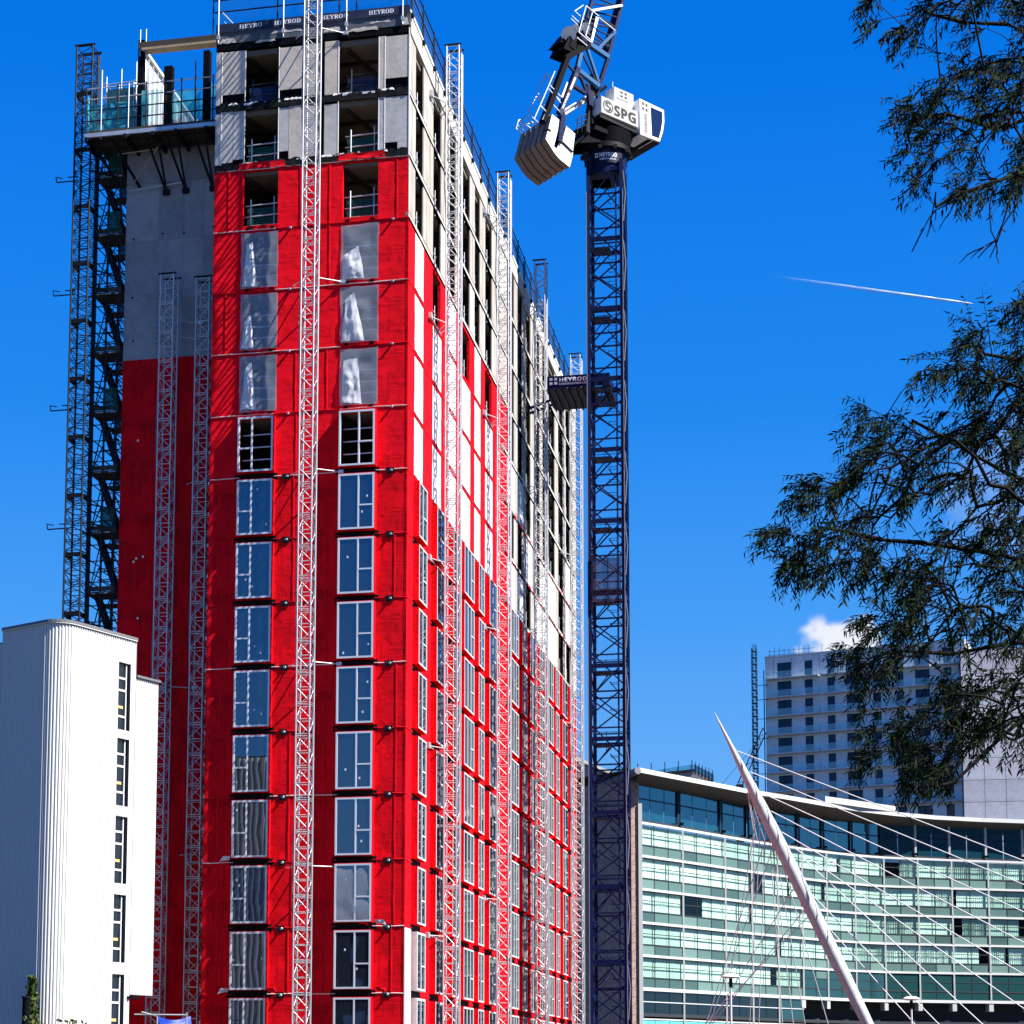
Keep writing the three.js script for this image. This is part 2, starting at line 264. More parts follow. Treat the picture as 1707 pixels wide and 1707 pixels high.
  for (const [a, e, y, h] of [[-9.35, -8.5, 50.74, .22], [-7.6, -6.5, 50.62, .1], [-6.8, -5.2, 51.0, .1], [-4.2, -3.3, 50.78, .2], [-3.0, -1.5, 50.66, .16], [-2.0, -.9, 50.98, .08], [-.35, -.02, 50.75, .4]]) part('render_patch', sheetG(V(a, y, .02), V(e, y, .02), V(e - .1, y + h, .02), V(a + .18, y + h, .02), 10, 3, (p, s, t) => { p.y += .08 * (vnoise(s * 6 + a, t * 3, 23, 999) - .5); }), M.sheath, tower);
  part('parapet_band', boxG(-.22, .03, 50.45, 51.36, -DEPTH, -.25), M.whiteBoard, tower); part('parapet_cap', boxG(-.05, .07, 51.36, 51.5, -DEPTH, -.02), M.boardEdge, tower); part('roof_slab', boxG(-9.3, -.25, 50.36, 50.6, -DEPTH, -.25), M.slab, tower);

  // long side
  for (let k = -2; k <= 14; k++) WALL_R.forEach(([a, b], i) => {
    const far = a > 23.5, red = k <= (far ? 7 : 11), y0 = F(k), y1 = F(k + 1);
    if (i === 11 && k >= 8) return;
    if (red) return void part('membrane_panel', cx(a, b, y0, y1, -.15, 0, true), M.membranePlain, tower);
    const L = b - a, n = Math.max(1, Math.round(L / .75)), yA = y0 + .30, yB = y1 - .03;
    for (let j = 0; j < n; j++) { const u0 = a + L * j / n + (j ? .03 : 0), u1 = a + L * (j + 1) / n - (j < n - 1 ? .03 : 0); part('sheathing_board', cx(u0, u1, yA, yB, -.05, rnd() * .012, true), rnd() < .72 ? M.sheathR : M.whiteBoard, tower); }
    part('cavity_sheet', cx(a + .01, b - .01, y0, y1, -.16, -.07, true), M.black, tower);
  });
  for (let k = 8; k <= 14; k++) {
    const s = k > 11 ? 0 : 23.5, y = F(k);
    part('slab_edge', cx(s, DEPTH, y + .02, y + .25, -.14, .0, true), M.whiteBoard, tower); part('angle_rail', cx(s, DEPTH, y - .07, y - .03, -.1, .05, true), M.black, tower);
    if (k < 12) { const b = new MB(); for (let u = 24; u < 52; u += R(.5, 1.6)) b.add(cx(u, u + R(.2, .7), y - .05 + R(-.05, .05), y + R(.04, .16), .002, .012 + R(0, .03), true)); if (k < 11) b.build('membrane_strip', M.flap, tower); }
  }
  for (let k = 0; k <= 12; k++) for (const [a, b] of (k > 7 ? [[0, 23.5]] : WALL_R)) part('seam_fold', cx(a, b, F(k) - .035, F(k), .002, .026, true), M.flap, tower);
  part('corner_board', cx(0, 1.05, 2.2, F(1) - .1, .004, .06, true), M.white, tower);
  part('corner_trim', cx(-.02, .02, F(13), 50.6, -.02, .03, true), M.boardEdge, tower);
  WIN.forEach(([a, b], i) => { for (let k = -2; k <= 14; k++) {
    const far = a > 23.5, y0 = F(k), y1 = F(k + 1);
    if (k <= 7 || (k <= 11 && !far)) { part('membrane_band', cx(a, b, y1 - .24, y1, -.149, -.003, true), M.membranePlain, tower); part('membrane_band', cx(a, b, y0, y0 + .17, -.149, -.003, true), M.membranePlain, tower); }
  } });

  // windows: a proud red box, a grey frame, panes
  const cache = new Map();
  const frameGeo = (w, h, style) => { const key = w.toFixed(2) + style; if (cache.has(key)) return cache.get(key);
    const f = .085, d = [-.09, 0], b = new MB(), P = [], us = style === 'A' ? [.40] : style === 'B' ? [.56] : style === 'C' ? [.36, .68] : [.5];
    b.box(0, w, 0, f, ...d).box(0, w, h - f, h, ...d).box(0, f, f, h - f, ...d).box(w - f, w, f, h - f, ...d);
    const cols = [f, ...us.map((u) => u * w), w - f];
    for (let i = 0; i + 1 < cols.length; i++) {
      const x0 = cols[i] + (i ? .035 : 0), x1 = cols[i + 1] - (i < cols.length - 2 ? .035 : 0);
      if (i) b.box(cols[i] - .035, cols[i] + .035, f, h - f, ...d);
      const split = (style === 'A' && i === 0) || (style === 'B' && i === 1) || (style !== 'A' && style !== 'B' && i === cols.length - 2), ty = h * .43;
      if (split) { b.box(x0, x1, ty - .035, ty + .035, ...d); P.push([x0, x1, f, ty - .035], [x0, x1, ty + .035, h - f]); } else P.push([x0, x1, f, h - f]);
    }
    const r = { frame: b.geo(), panes: P, paneGeo: P.map(([x0, x1, y0, y1]) => boxG(x0, x1, y0, y1, -.05, -.035)), all: null };
    r.all = mergeGeometries(r.paneGeo);
    const s = new MB(); s.box(-.035, 0, -.03, h + .03, -PD, -.012).box(w, w + .035, -.03, h + .03, -PD, -.012).box(0, w, -.03, 0, -PD, -.012).box(0, w, h, h + .03, -PD, -.012); r.surround = s.geo();
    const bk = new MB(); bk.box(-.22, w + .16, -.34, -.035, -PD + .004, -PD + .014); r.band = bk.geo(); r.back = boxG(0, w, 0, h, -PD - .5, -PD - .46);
    cache.set(key, r); return r; };
  const stick = boxG(-.035, .035, -.05, .05, -.034, -.03);
  const win = (Rt, u, w, k, style, opt = {}) => {
    const y = F(k) + .17, h = 2.61, g = frameGeo(w, h, style), pos = Rt ? V(PD, y, -u) : V(u, y, PD), ry = Rt ? HALF : 0;
    place('window_surround', g.surround, opt.sur ?? M.membranePlain, tower, pos, ry);
    const f = place('window', g.frame, Rt ? M.frameWhite : M.frameGrey, tower, pos, ry);
    place('gap_shade_band', g.band, M.blackSheet, tower, pos, ry);  // black strip for the dark gap, with the window boxes' shade painted in
    if (opt.open) return f;
    if (Rt) { const m = new THREE.Mesh(g.all, towerGlass); m.name = 'panes'; m.rotation.set(R(-.003, .003), R(-.006, .006), 0); m.receiveShadow = true; f.add(m); }
    else {
      g.paneGeo.forEach((pg) => { const m = new THREE.Mesh(pg, towerGlass); m.name = 'pane'; m.rotation.set(R(-.004, .004), R(-.008, .008), 0); m.receiveShadow = true; f.add(m); });
      for (let i = 0; i < 2; i++) { const p = g.panes[Math.floor(rnd() * g.panes.length)]; const m = new THREE.Mesh(stick, M.sticker); m.name = 'sticker'; m.position.set(R(p[0] + .08, p[1] - .08), R(p[2] + .12, p[3] - .12), 0); f.add(m); }
    }
    return f;
  };
  for (let k = -2; k <= 8; k++) OPEN_L.forEach(([a, b], i) => {
    const f = win(false, a, b - a, k, i ? 'B' : 'A', { open: k === 8 });
    if (k === 8) { const r = new MB(); for (const v of [.9, 1.5, 2.1]) r.bar(V(a + .05, F(k) + v, -.3), V(b - .05, F(k) + v + .03, -.35), .05); r.build('guard_rail', M.frameGrey, tower); }
    if (k === 1) { const w = b - a, m = new THREE.Mesh(sheetG(V(.1, .1, -.02), V(w - .1, .1, -.02), V(w - .1, 2.5, -.02), V(.1, 2.5, -.02), 10, 14, (p, s, t) => { p.z += .05 * vnoise(s * 4 + i * 7, t * 5, 61, 99) - .02; }), i ? M.plastic : M.guardMesh); m.name = 'protective_film'; f.add(m); }
  });
  // vents beside the windows of the narrow face
  for (let k = 0; k <= 12; k++) for (const u of [-.8, -5.75]) {
    const y = F(k) - .08, b = new MB(); b.tube(V(u + .08, y + .02, 0), V(u + .08, y - .01, .14), .055, 10); b.build('vent_outlet', M.frameGrey, tower);
    if (k <= 8) part('vent_collar', boxG(u - .17, u + .2, y - .13, y + .14, .002, .03 + .002 * k), M.blackSheet, tower);
    if (k < 4 && u < -5) part('vent_collar', boxG(u - .5, u - .4, y - .16, y + .1, .002, .02), M.blackSheet, tower);
  }
  // torn corners of sheeting round the lower windows
  for (const [k, u, s] of [[0, -6.2, 1], [0, -8.15, -1], [1, -1.2, 1], [0, -1.15, 1], [-1, -6.15, 1], [2, -8.15, -1], [1, -2.0, 1]]) part('torn_sheet', sheetG(V(u, F(k) + .05, .1), V(u + .45 * s, F(k) - .02, .2), V(u + .3 * s, F(k) + .22, .16), V(u - .1 * s, F(k) + .2, .3), 4, 4, (p, a, t) => { p.z += .08 * vnoise(a * 5 + k, t * 4 + u, 71, 999); p.y += .06 * vnoise(a * 6, t * 4 + k, 73, 999); }), u > -1.3 && k ? M.plasticWhite : rnd() < .5 ? M.flap : M.plasticWhite, tower);
  WIN.forEach(([a, b], i) => { for (let k = -2; k <= 7; k++) win(true, a, b - a, k, b - a > 2.2 ? 'C' : 'D', { sur: k <= 0 && i === 0 ? M.sheathCool : M.membranePlain }); });

  // plastic sheets over the openings
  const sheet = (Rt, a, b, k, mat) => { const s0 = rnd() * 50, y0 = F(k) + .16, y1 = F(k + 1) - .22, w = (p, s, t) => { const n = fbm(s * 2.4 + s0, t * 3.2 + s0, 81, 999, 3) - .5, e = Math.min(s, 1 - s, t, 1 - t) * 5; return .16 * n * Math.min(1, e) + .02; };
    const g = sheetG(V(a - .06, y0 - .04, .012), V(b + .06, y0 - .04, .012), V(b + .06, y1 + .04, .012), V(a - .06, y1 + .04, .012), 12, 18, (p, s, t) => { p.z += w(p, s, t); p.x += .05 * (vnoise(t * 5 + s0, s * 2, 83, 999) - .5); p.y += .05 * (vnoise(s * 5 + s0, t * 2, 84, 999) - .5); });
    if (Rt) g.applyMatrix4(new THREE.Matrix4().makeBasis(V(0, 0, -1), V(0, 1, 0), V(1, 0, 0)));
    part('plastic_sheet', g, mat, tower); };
  for (const k of [9, 10, 11]) OPEN_L.forEach(([a, b], i) => {
    sheet(false, a, b, k, M.plastic);
    const r = new MB(); for (const v of [.8, 1.35, 1.9]) r.bar(V(a + .05, F(k) + v, -.3), V(b - .05, F(k) + v, -.32), .09, .05); r.build('guard_rail', M.frameGrey, tower);
    const s0 = k * 3 + i, yt = F(k) + [2.55, 1.75, 2.35][(k + i * 2) % 3], x0 = a + (i ? .04 : .02), wb = (b - a) * (i ? R(.5, .66) : R(.35, .6)), le = i ? R(-.05, .2) : R(.05, .55);
    part('torn_sheet', sheetG(V(x0, F(k) + .2, .05), V(x0 + wb, F(k) + .18, .05), V(Math.min(b - .1, x0 + le + wb * R(.25, .7)), yt, .05), V(x0 + le * .8, yt - R(0, .5), .05), 18, 24, (p, s, t) => { const e = 4 * s * (1 - s) * Math.min(1, 3 * (1 - t)); p.z += .14 * fbm(s * 3 + s0, t * 5, 91, 999, 4) * (.4 + e); p.x += .10 * (fbm(t * 3.5 + s0, s * 1.5, 92, 999, 3) - .5); p.y += .10 * (fbm(s * 4 + s0, t + 3, 93, 999, 3) - .5); }), M.filmWhite, tower);
  });
  WIN.forEach(([a, b], i) => { for (let k = 8; k <= 14; k++) {
    const far = a > 23.5, bay = i === 10;
    if (k <= 11 && !far && !(k === 11 && (i === 1 || i === 3 || i === 5))) { sheet(true, a, b, k, M.plasticWhite); continue; }  // plastic sheeting painted opaque white for the sun glare on this side
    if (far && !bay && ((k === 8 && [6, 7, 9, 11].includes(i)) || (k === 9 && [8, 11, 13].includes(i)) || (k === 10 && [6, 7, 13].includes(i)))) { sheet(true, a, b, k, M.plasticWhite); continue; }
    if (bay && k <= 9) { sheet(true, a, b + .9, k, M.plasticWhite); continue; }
    const r = new MB(), x = -.25; for (const v of [.55, 1.1]) r.tube(V(x, F(k) + v, -a - .05), V(x, F(k) + v, -b + .05), .03, 5); for (const u of [a + .3, b - .3]) r.tube(V(x, F(k), -u), V(x, F(k) + 1.5, -u), .03, 5);
    r.build('guard_rail', M.galv, tower); if ((i + k) % 3 === 0) part('guard_net', boxG(-.3, -.29, F(k) + .05, F(k) + 1.05, -b + .1, -a - .1), M.netGreen, tower);
  } });
  OPEN_L.forEach(([a, b], i) => { for (const k of [12, 13, 14]) {
    const y = F(k) + .22, z = -.22, r = new MB(); for (const v of [.52, 1.06]) r.tube(V(a + .05, y + v, z), V(b - .02, y + v + .06, z), .032, 6); r.tube(V(a + .32, y - .1, z + .05), V(a + .32, y + 1.35, z + .05), .035, 6); r.tube(V(b - .25, y, z), V(b - .25, y + 1.45, z), .028, 6);
    r.build('guard_rail', k === 14 ? M.galvDark : M.galv, tower); part('guard_net', boxG(a + .1, b - .1, y, y + 1.0, z - .1, z - .09), k === 14 ? M.guardMesh : M.netGreen, tower);
    part('toe_board', boxG(a + .05, b - .05, y - .04, y + .12, z - .04, z), k === 14 ? M.navy : M.timber, tower);
  } });
  { const g = new THREE.CylinderGeometry(.28, .36, 1.0, 14); g.translate(-7.7, F(14) + .8, -.75); part('wrapped_roll', g, std(lin(.16, .2, .36), .5, { bumpMap: wrinkle, bumpScale: .1 }), tower); }

  // the set-back stair core: bare concrete above, red below
  const zc = -2.5, xL = -14.92;
  for (let r = 0; r < 4; r++) { const y0 = 36.42 + [0, 3.02, 6.04, 9.0][r], y1 = 36.42 + [3.0, 6.02, 8.98, 10.8][r]; const cs = [xL, -13.2, -11.9, -10.9, -9.3]; for (let c = 0; c < 4; c++) part('concrete_panel', boxG(cs[c] + .006, cs[c + 1] - .006, y0 + .006, y1 - .006, zc - .3, zc + R(-.012, .004)), [M.concrete, M.concreteB, M.concreteC][(r + c * 2) % 3], tower); }
  part('core_wall', boxG(xL + .01, -9.3, 0, 47.2, -9, zc - .02), M.concreteB, tower);
  part('core_wall', boxG(xL + .01, -9.3, 47.2, 47.3, -9, zc - .6), M.concreteB, tower);
  for (let k = -2; k <= 10; k++) part('membrane_panel', boxG(xL, -9.48, k === -2 ? 0 : F(k), k === 10 ? 36.42 : F(k + 1), zc - .25, zc + .012), M.membranePlain, tower);
  const b = new MB(); for (const [x, y] of [[-14.5, 42.6], [-13.0, 42.75], [-11.9, 42.7], [-10.4, 42.9], [-14.5, 39.6], [-13.1, 39.7], [-10.5, 38.6], [-14.4, 37.4]]) b.tube(V(x, y, zc - .03), V(x, y, zc + .012), .05, 8); b.build('tie_hole', M.black, tower);
  const n = new MB(); for (let i = 0; i < 14; i++) { const y = F(Math.floor(R(0, 10))) + R(-.1, .2), x = R(-14.6, -13.6); n.box(x, x + .08, y, y + .1, zc + .014, zc + .03); } n.build('fixing_tag', M.boardEdge, tower);
}

// roof guard rail, with the name banners tied along its foot
{
  const g = towerThing('roof_guardrail', 'blue and grey tube guard rail standing round the roof edge of the red tower', 'guardrail', V(0, 51.3, 0));
  const posts = [-9.38, -6.15, -3.05, -.32];
  for (const x of posts) { const b = new MB(); b.tube(V(x, 50.75, .06), V(x, 53.6, .06), .038, 6); b.box(x - .07, x + .07, 50.95, 51.15, .0, .1); b.build('post', M.galv, g); }
  for (const x of [-9.7, -6.5, -4.9, -3.45, -2.6, -.15]) part('post', tubeG(V(x, 51.2, -.1), V(x, 53.5, -.1), .035, 6), M.darkSteel, g);
  for (const y of [52.35, 52.95, 53.5]) part('rail', tubeG(V(-9.6, y, 0), V(.05, y, 0), .034, 6), M.darkSteel, g);
  part('brace', tubeG(V(-9.2, 52.3, .02), V(-8.5, 51.5, .02), .03, 6), M.galv, g); part('brace', tubeG(V(-9.25, 52.1, -.4), V(-8.8, 51.4, -.4), .02, 6), M.galv, g);
  for (let d = .2; d < 53; d += 2.35) { const b = new MB(); b.tube(V(.08, 51.15, -d), V(.08, 53.2, -d), .035, 6); b.tube(V(-.05, 51.3, -d - .3), V(-.05, 53.0, -d - .3), .028, 6); b.box(.02, .16, 51.2, 51.36, -d - .1, -d + .1); b.build('post', M.darkSteel, g); }
  for (const y of [52.3, 53.0]) part('rail', tubeG(V(.08, y, 0), V(.08, y, -DEPTH), .03, 6), M.darkSteel, g);
  part('mesh_panel', boxG(-.01, 0, 51.45, 53.0, -DEPTH, -.3), M.guardMesh, g);
  part('mesh_panel', boxG(-9.5, 0, 51.65, 53.3, -.31, -.3), std(lin(.01, .05, .16), .8, { transparent: true, opacity: .10, side: THREE.DoubleSide }), g);
  const t = canvas(2048, 96, (x, w, h) => { x.fillStyle = '#0a1230'; x.fillRect(0, 0, w, h); x.fillStyle = '#e4e7ee'; x.font = 'bold 62px serif'; x.textBaseline = 'middle'; const px = 2048 / 9.52;
    for (const [s, u, n] of [['HEYRO', 1.28, 1.26], ['HEYROD', 3.02, 1.45], ['HEYROD', 5.32, 1.45], ['HEYROD', 7.66, 1.34]]) { x.save(); const m = x.measureText(s).width; x.translate(u * px - 30, 45); x.scale(n * px / m * .92, 1); x.fillText(s, 0, 0); x.restore(); } });
  const bn = towerThing('banner', 'long navy banner with repeated white lettering tied along the tower parapet', 'banner', V(-4.7, 51.3, .03));
  part('cloth', sheetG(V(-9.49, 51.26, .045), V(.03, 51.26, .045), V(.03, 51.69, .05), V(-9.49, 51.69, .05), 60, 3, (p, s, u) => { p.z += .02 * vnoise(s * 30, u * 2, 5, 99); p.y += .015 * (vnoise(s * 22, 3, 6, 99) - .5); }), new THREE.MeshStandardMaterial({ map: t, roughness: .6, side: THREE.DoubleSide }), bn);
}

// ───────────── mast climber towers, hoist, scaffolds ─────────────
function mast(name, label, cx, cz, y0, y1, S, mat, topMat, group, { h = 1.45, rc = .036, rd = .022, ties = [], tieTo = null, heavy = false, ty = 0 } = {}) {
  const t = towerThing(name, label, 'lattice mast', V(cx, Math.max(0, y0), cz), group), a = S / 2;
  const C = [[-a, a], [a, a], [a, -a], [-a, -a]];
  for (const [x, z] of C) part('chord', tubeG(V(cx + x, y0, cz + z), V(cx + x, y1, cz + z), rc, 6), mat, t);
  const b = new MB();
  for (let i = 0; i < 4; i++) {
    const p = C[i], q = C[(i + 1) % 4], P = (s, y) => V(p[0] + (q[0] - p[0]) * s, y, p[1] + (q[1] - p[1]) * s);
    for (const y of [.05, h - .05]) b.tube(P(0, y), P(1, y), rd, 5);
    b.tube(P(0, h / 2), P(1, h / 2), rd, 5);
    if (i % 2) { b.tube(P(0, .08), P(1, h / 2), rd, 5); b.tube(P(1, h / 2), P(0, h - .08), rd, 5); } else { b.tube(P(1, .08), P(0, h / 2), rd, 5); b.tube(P(0, h / 2), P(1, h - .08), rd, 5); }
    if (heavy) { b.tube(P(.35, 0), P(.35, h), rd * 1.1, 5); b.tube(P(.65, 0), P(.65, h), rd * 1.1, 5); }
  }
  const sec = b.geo();
  for (let y = y1 - h; y > y0 - h; y -= h) place('mast_section', sec, mat, t, V(cx, y, cz));
  const r = new MB(); r.tube(V(cx + a + .12, y0, cz), V(cx + a + .12, y1 - .4, cz), rc * .9, 6); r.build('rack', mat, t);
  const k = new MB(); k.box(cx - a - .12, cx + a + .12, y1, y1 + .07, cz + a - .05, cz + a + .03).box(cx - a - .12, cx + a + .12, y1, y1 + .07, cz - a - .03, cz - a + .05); k.build('top_frame', topMat, t);
  for (const y of ties) { const e = new MB(), f = tieTo; if (f.x !== undefined) { e.tube(V(cx - a, y, cz + a), V(f.x, y, cz + 1.25), .03, 5).tube(V(cx - a, y, cz - a), V(f.x, y, cz - 1.0), .03, 5).tube(V(cx - a, y - .05, cz + a), V(f.x, y - .05, cz - .6), .025, 5).tube(V(f.x + .06, y, cz + 1.35), V(f.x + .06, y, cz - 1.1), .04, 5); e.box(f.x, f.x + .16, y - .14, y + .14, cz + 1.1, cz + 1.4); } else { e.tube(V(cx - a, y, cz - a), V(cx - 1.1, y, f.z), .03, 5).tube(V(cx + a, y, cz - a), V(cx + 1.35, y, f.z), .03, 5).tube(V(cx + a, y + .1, cz - a), V(cx - .5, y, f.z), .025, 5); e.box(cx + 1.2, cx + 1.45, y - .08, y + .08, f.z, f.z + .1); } e.build('wall_tie', M.galv, t); }
  if (!name.startsWith('hoist')) { const w = []; for (let y = y0 + 1; y < y1 - 2; y += 3.5) w.push(V(cx - a - .07 + .06 * Math.sin(y * 1.3 + cx), y, cz + a * .4 + .08 * Math.sin(y * .7 + cz))); part('trailing_cable', new THREE.TubeGeometry(new THREE.CatmullRomCurve3(w), 60, .022, 5), M.cableGrey, t); }
  return t;
}
const GM = 'climbing masts standing along the red tower';
mast('climbing_mast', 'silver lattice mast on the narrow red face, running past the top of the photo', -4.42, 1.0, 0, 56, .62, M.galv, M.darkSteel, GM, { ties: [11, 20.3, 29.3, 38.4, 50.6], tieTo: { z: .02 } });
mast('climbing_mast', 'silver lattice mast on the long side nearest the red tower corner', .95, -5.5, 0, 52.6, .62, M.galv, M.darkSteel, GM, { ties: [2.1, 8.2, 17.2, 26.3, 38.3, 49.6], tieTo: { x: .02 } });
mast('climbing_mast', 'second silver lattice mast from the corner on the long side of the red tower', .95, -18.95, 0, 52.7, .62, M.galv, M.darkSteel, GM, { ties: [2.1, 11.2, 26.2, 38.3, 50], tieTo: { x: .02 } });
mast('climbing_mast', 'third silver lattice mast from the corner on the long side of the red tower', .95, -31.5, 0, 53.1, .66, M.galv, M.darkSteel, GM, { ties: [2.1, 11.2, 29.2, 38.3, 50], tieTo: { x: .02 } });
mast('climbing_mast', 'silver lattice mast at the far end of the long red side, beside the crane', .95, -46.9, 0, 53, .70, M.galv, M.darkSteel, GM, { ties: [11.2, 26.2, 38.3], tieTo: { x: .02 } });
mast('climbing_mast', 'silver lattice mast on the shaded core wall, left of its twin', -12.24, -1.6, 0, 40.1, .66, M.galv, M.darkSteel, GM, { ties: [38, 37.2, 20], tieTo: { z: -2.45 } });
const twin = mast('climbing_mast', 'silver lattice mast on the shaded core wall, right of its twin', -10.42, -1.6, 0, 39.8, .66, M.galv, M.darkSteel, GM, { ties: [30, 12], tieTo: { z: -2.45 } });
for (let y = 1; y < 32; y += 1.5) part('cable_clip', boxG(-9.98, -9.78, y, y + .16, -1.35, -1.25), M.sticker, twin);
part('cable', tubeG(V(-9.9, 0, -1.33), V(-9.9, 38, -1.33), .03, 5), M.darkSteel, twin);
{
  const t = mast('hoist_mast', 'dark twin passenger hoist mast at the far left of the red tower', -16.75, -1.7, 0, 52.2, .82, M.galvDark, M.darkSteel, undefined, { h: 1.0, rc: .05, rd: .022, heavy: false });
  t.userData.category = 'hoist';
  for (const y of [45.4, 39.6, 33.8, 27.9, 22]) { const b = new MB(); b.tube(V(-17.1, y, -1.6), V(-18.15, y - .05, -1.5), .035, 5).tube(V(-17.1, y + .2, -1.6), V(-17.6, y + .2, -1.55), .03, 5).tube(V(-18.15, y - .05, -1.5), V(-18.2, y + .22, -1.5), .03, 5).tube(V(-18.2, y + .22, -1.5), V(-17.85, y + .14, -1.5), .025, 5); b.build('cable_guide', M.galvDark, t); }
  for (let y = 4; y < 50; y += 5.9) { const b = new MB(); b.tube(V(-16.4, y, -1.5), V(-15.6, y, -2.2), .04, 5).tube(V(-16.4, y + .5, -1.5), V(-15.6, y + .5, -2.2), .04, 5).tube(V(-16.4, y + 1.6, -2), V(-15.6, y + 1.6, -3), .04, 5); b.build('wall_tie', M.galvDark, t); }
  for (let y = 3.2; y < 52; y += 2.9) part('landing_frame', new MB().box(-17.18, -16.32, y, y + .2, -1.32, -1.26).box(-17.18, -17.1, y, y + .2, -2.14, -1.32).box(-16.4, -16.32, y, y + .2, -2.14, -1.32).geo(), M.darkSteel, t);
}
{
  const t = towerThing('scaffold_stair', 'dark scaffold stair tower with plank landings clamped to the left of the concrete core', 'scaffold', V(-15.7, 0, -3.6));
  const xs = [-16.35, -15.75, -15.12], zs = [-2.35, -3.7, -5.1];
  for (const x of xs) for (const z of zs) part('standard', tubeG(V(x, 0, z), V(x, 46.8, z), .045, 6), M.galvDark, t);
  for (let y = .8; y < 46.5; y += 3.0) {
    part('plank_landing', new MB().box(-16.5, -15.0, y, y + .10, -3.5, -2.3).box(-16.5, -15.0, y, y + .10, -5.2, -4.6).geo(), M.timberDark, t);
    part('toe_board', boxG(-16.48, -15.02, y + .12, y + .34, -2.32, -2.28), M.timberDark, t);
    const b = new MB(); for (const v of [.55, 1.05, 1.6, 2.4]) { for (const z of zs) b.tube(V(-16.5, y + v, z), V(-14.98, y + v + .04, z), .03, 5); for (const x of xs) b.tube(V(x, y + v + .1, -2.2), V(x, y + v + .1, -5.2), .03, 5); }
    b.tube(V(-16.35, y, -2.35), V(-15.12, y + 3, -2.35), .03, 5).tube(V(-15.12, y, -5.1), V(-16.35, y + 3, -5.1), .03, 5).tube(V(-16.35, y + 3, -3.7), V(-16.35, y, -2.35), .03, 5); b.build('ledger', M.galvDark, t);
    const s = new MB(); s.bar(V(-16.25, y + 3, -3.1), V(-15.2, y + .1, -3.1), .08, .22).bar(V(-16.25, y + 3, -3.6), V(-15.2, y + .1, -3.6), .08, .22); for (let i = 1; i < 10; i++) s.box(-16.25 + i * .105 - .1, -16.25 + i * .105 + .1, y + 3 - i * .29, y + 3.03 - i * .29, -3.6, -3.1); s.build('stair_flight', M.galvDark, t);
    part('net_panel', boxG(-16.3, -15.1, y + .3, y + 1.5, -5.16, -5.14), M.netGreen, t); if (rnd() < .7) part('net_panel', boxG(-15.8, -15.1, y + .2, y + 1.2, -2.26, -2.25), M.netGreen, t);
    const c = new MB(); for (let i = 0; i < 6; i++) { const u = R(-16.3, -15.2); c.box(u, u + R(.08, .22), y - .03, y + .02, -2.27, -2.22); } c.build('plank_end', M.galv, t);
  }
}
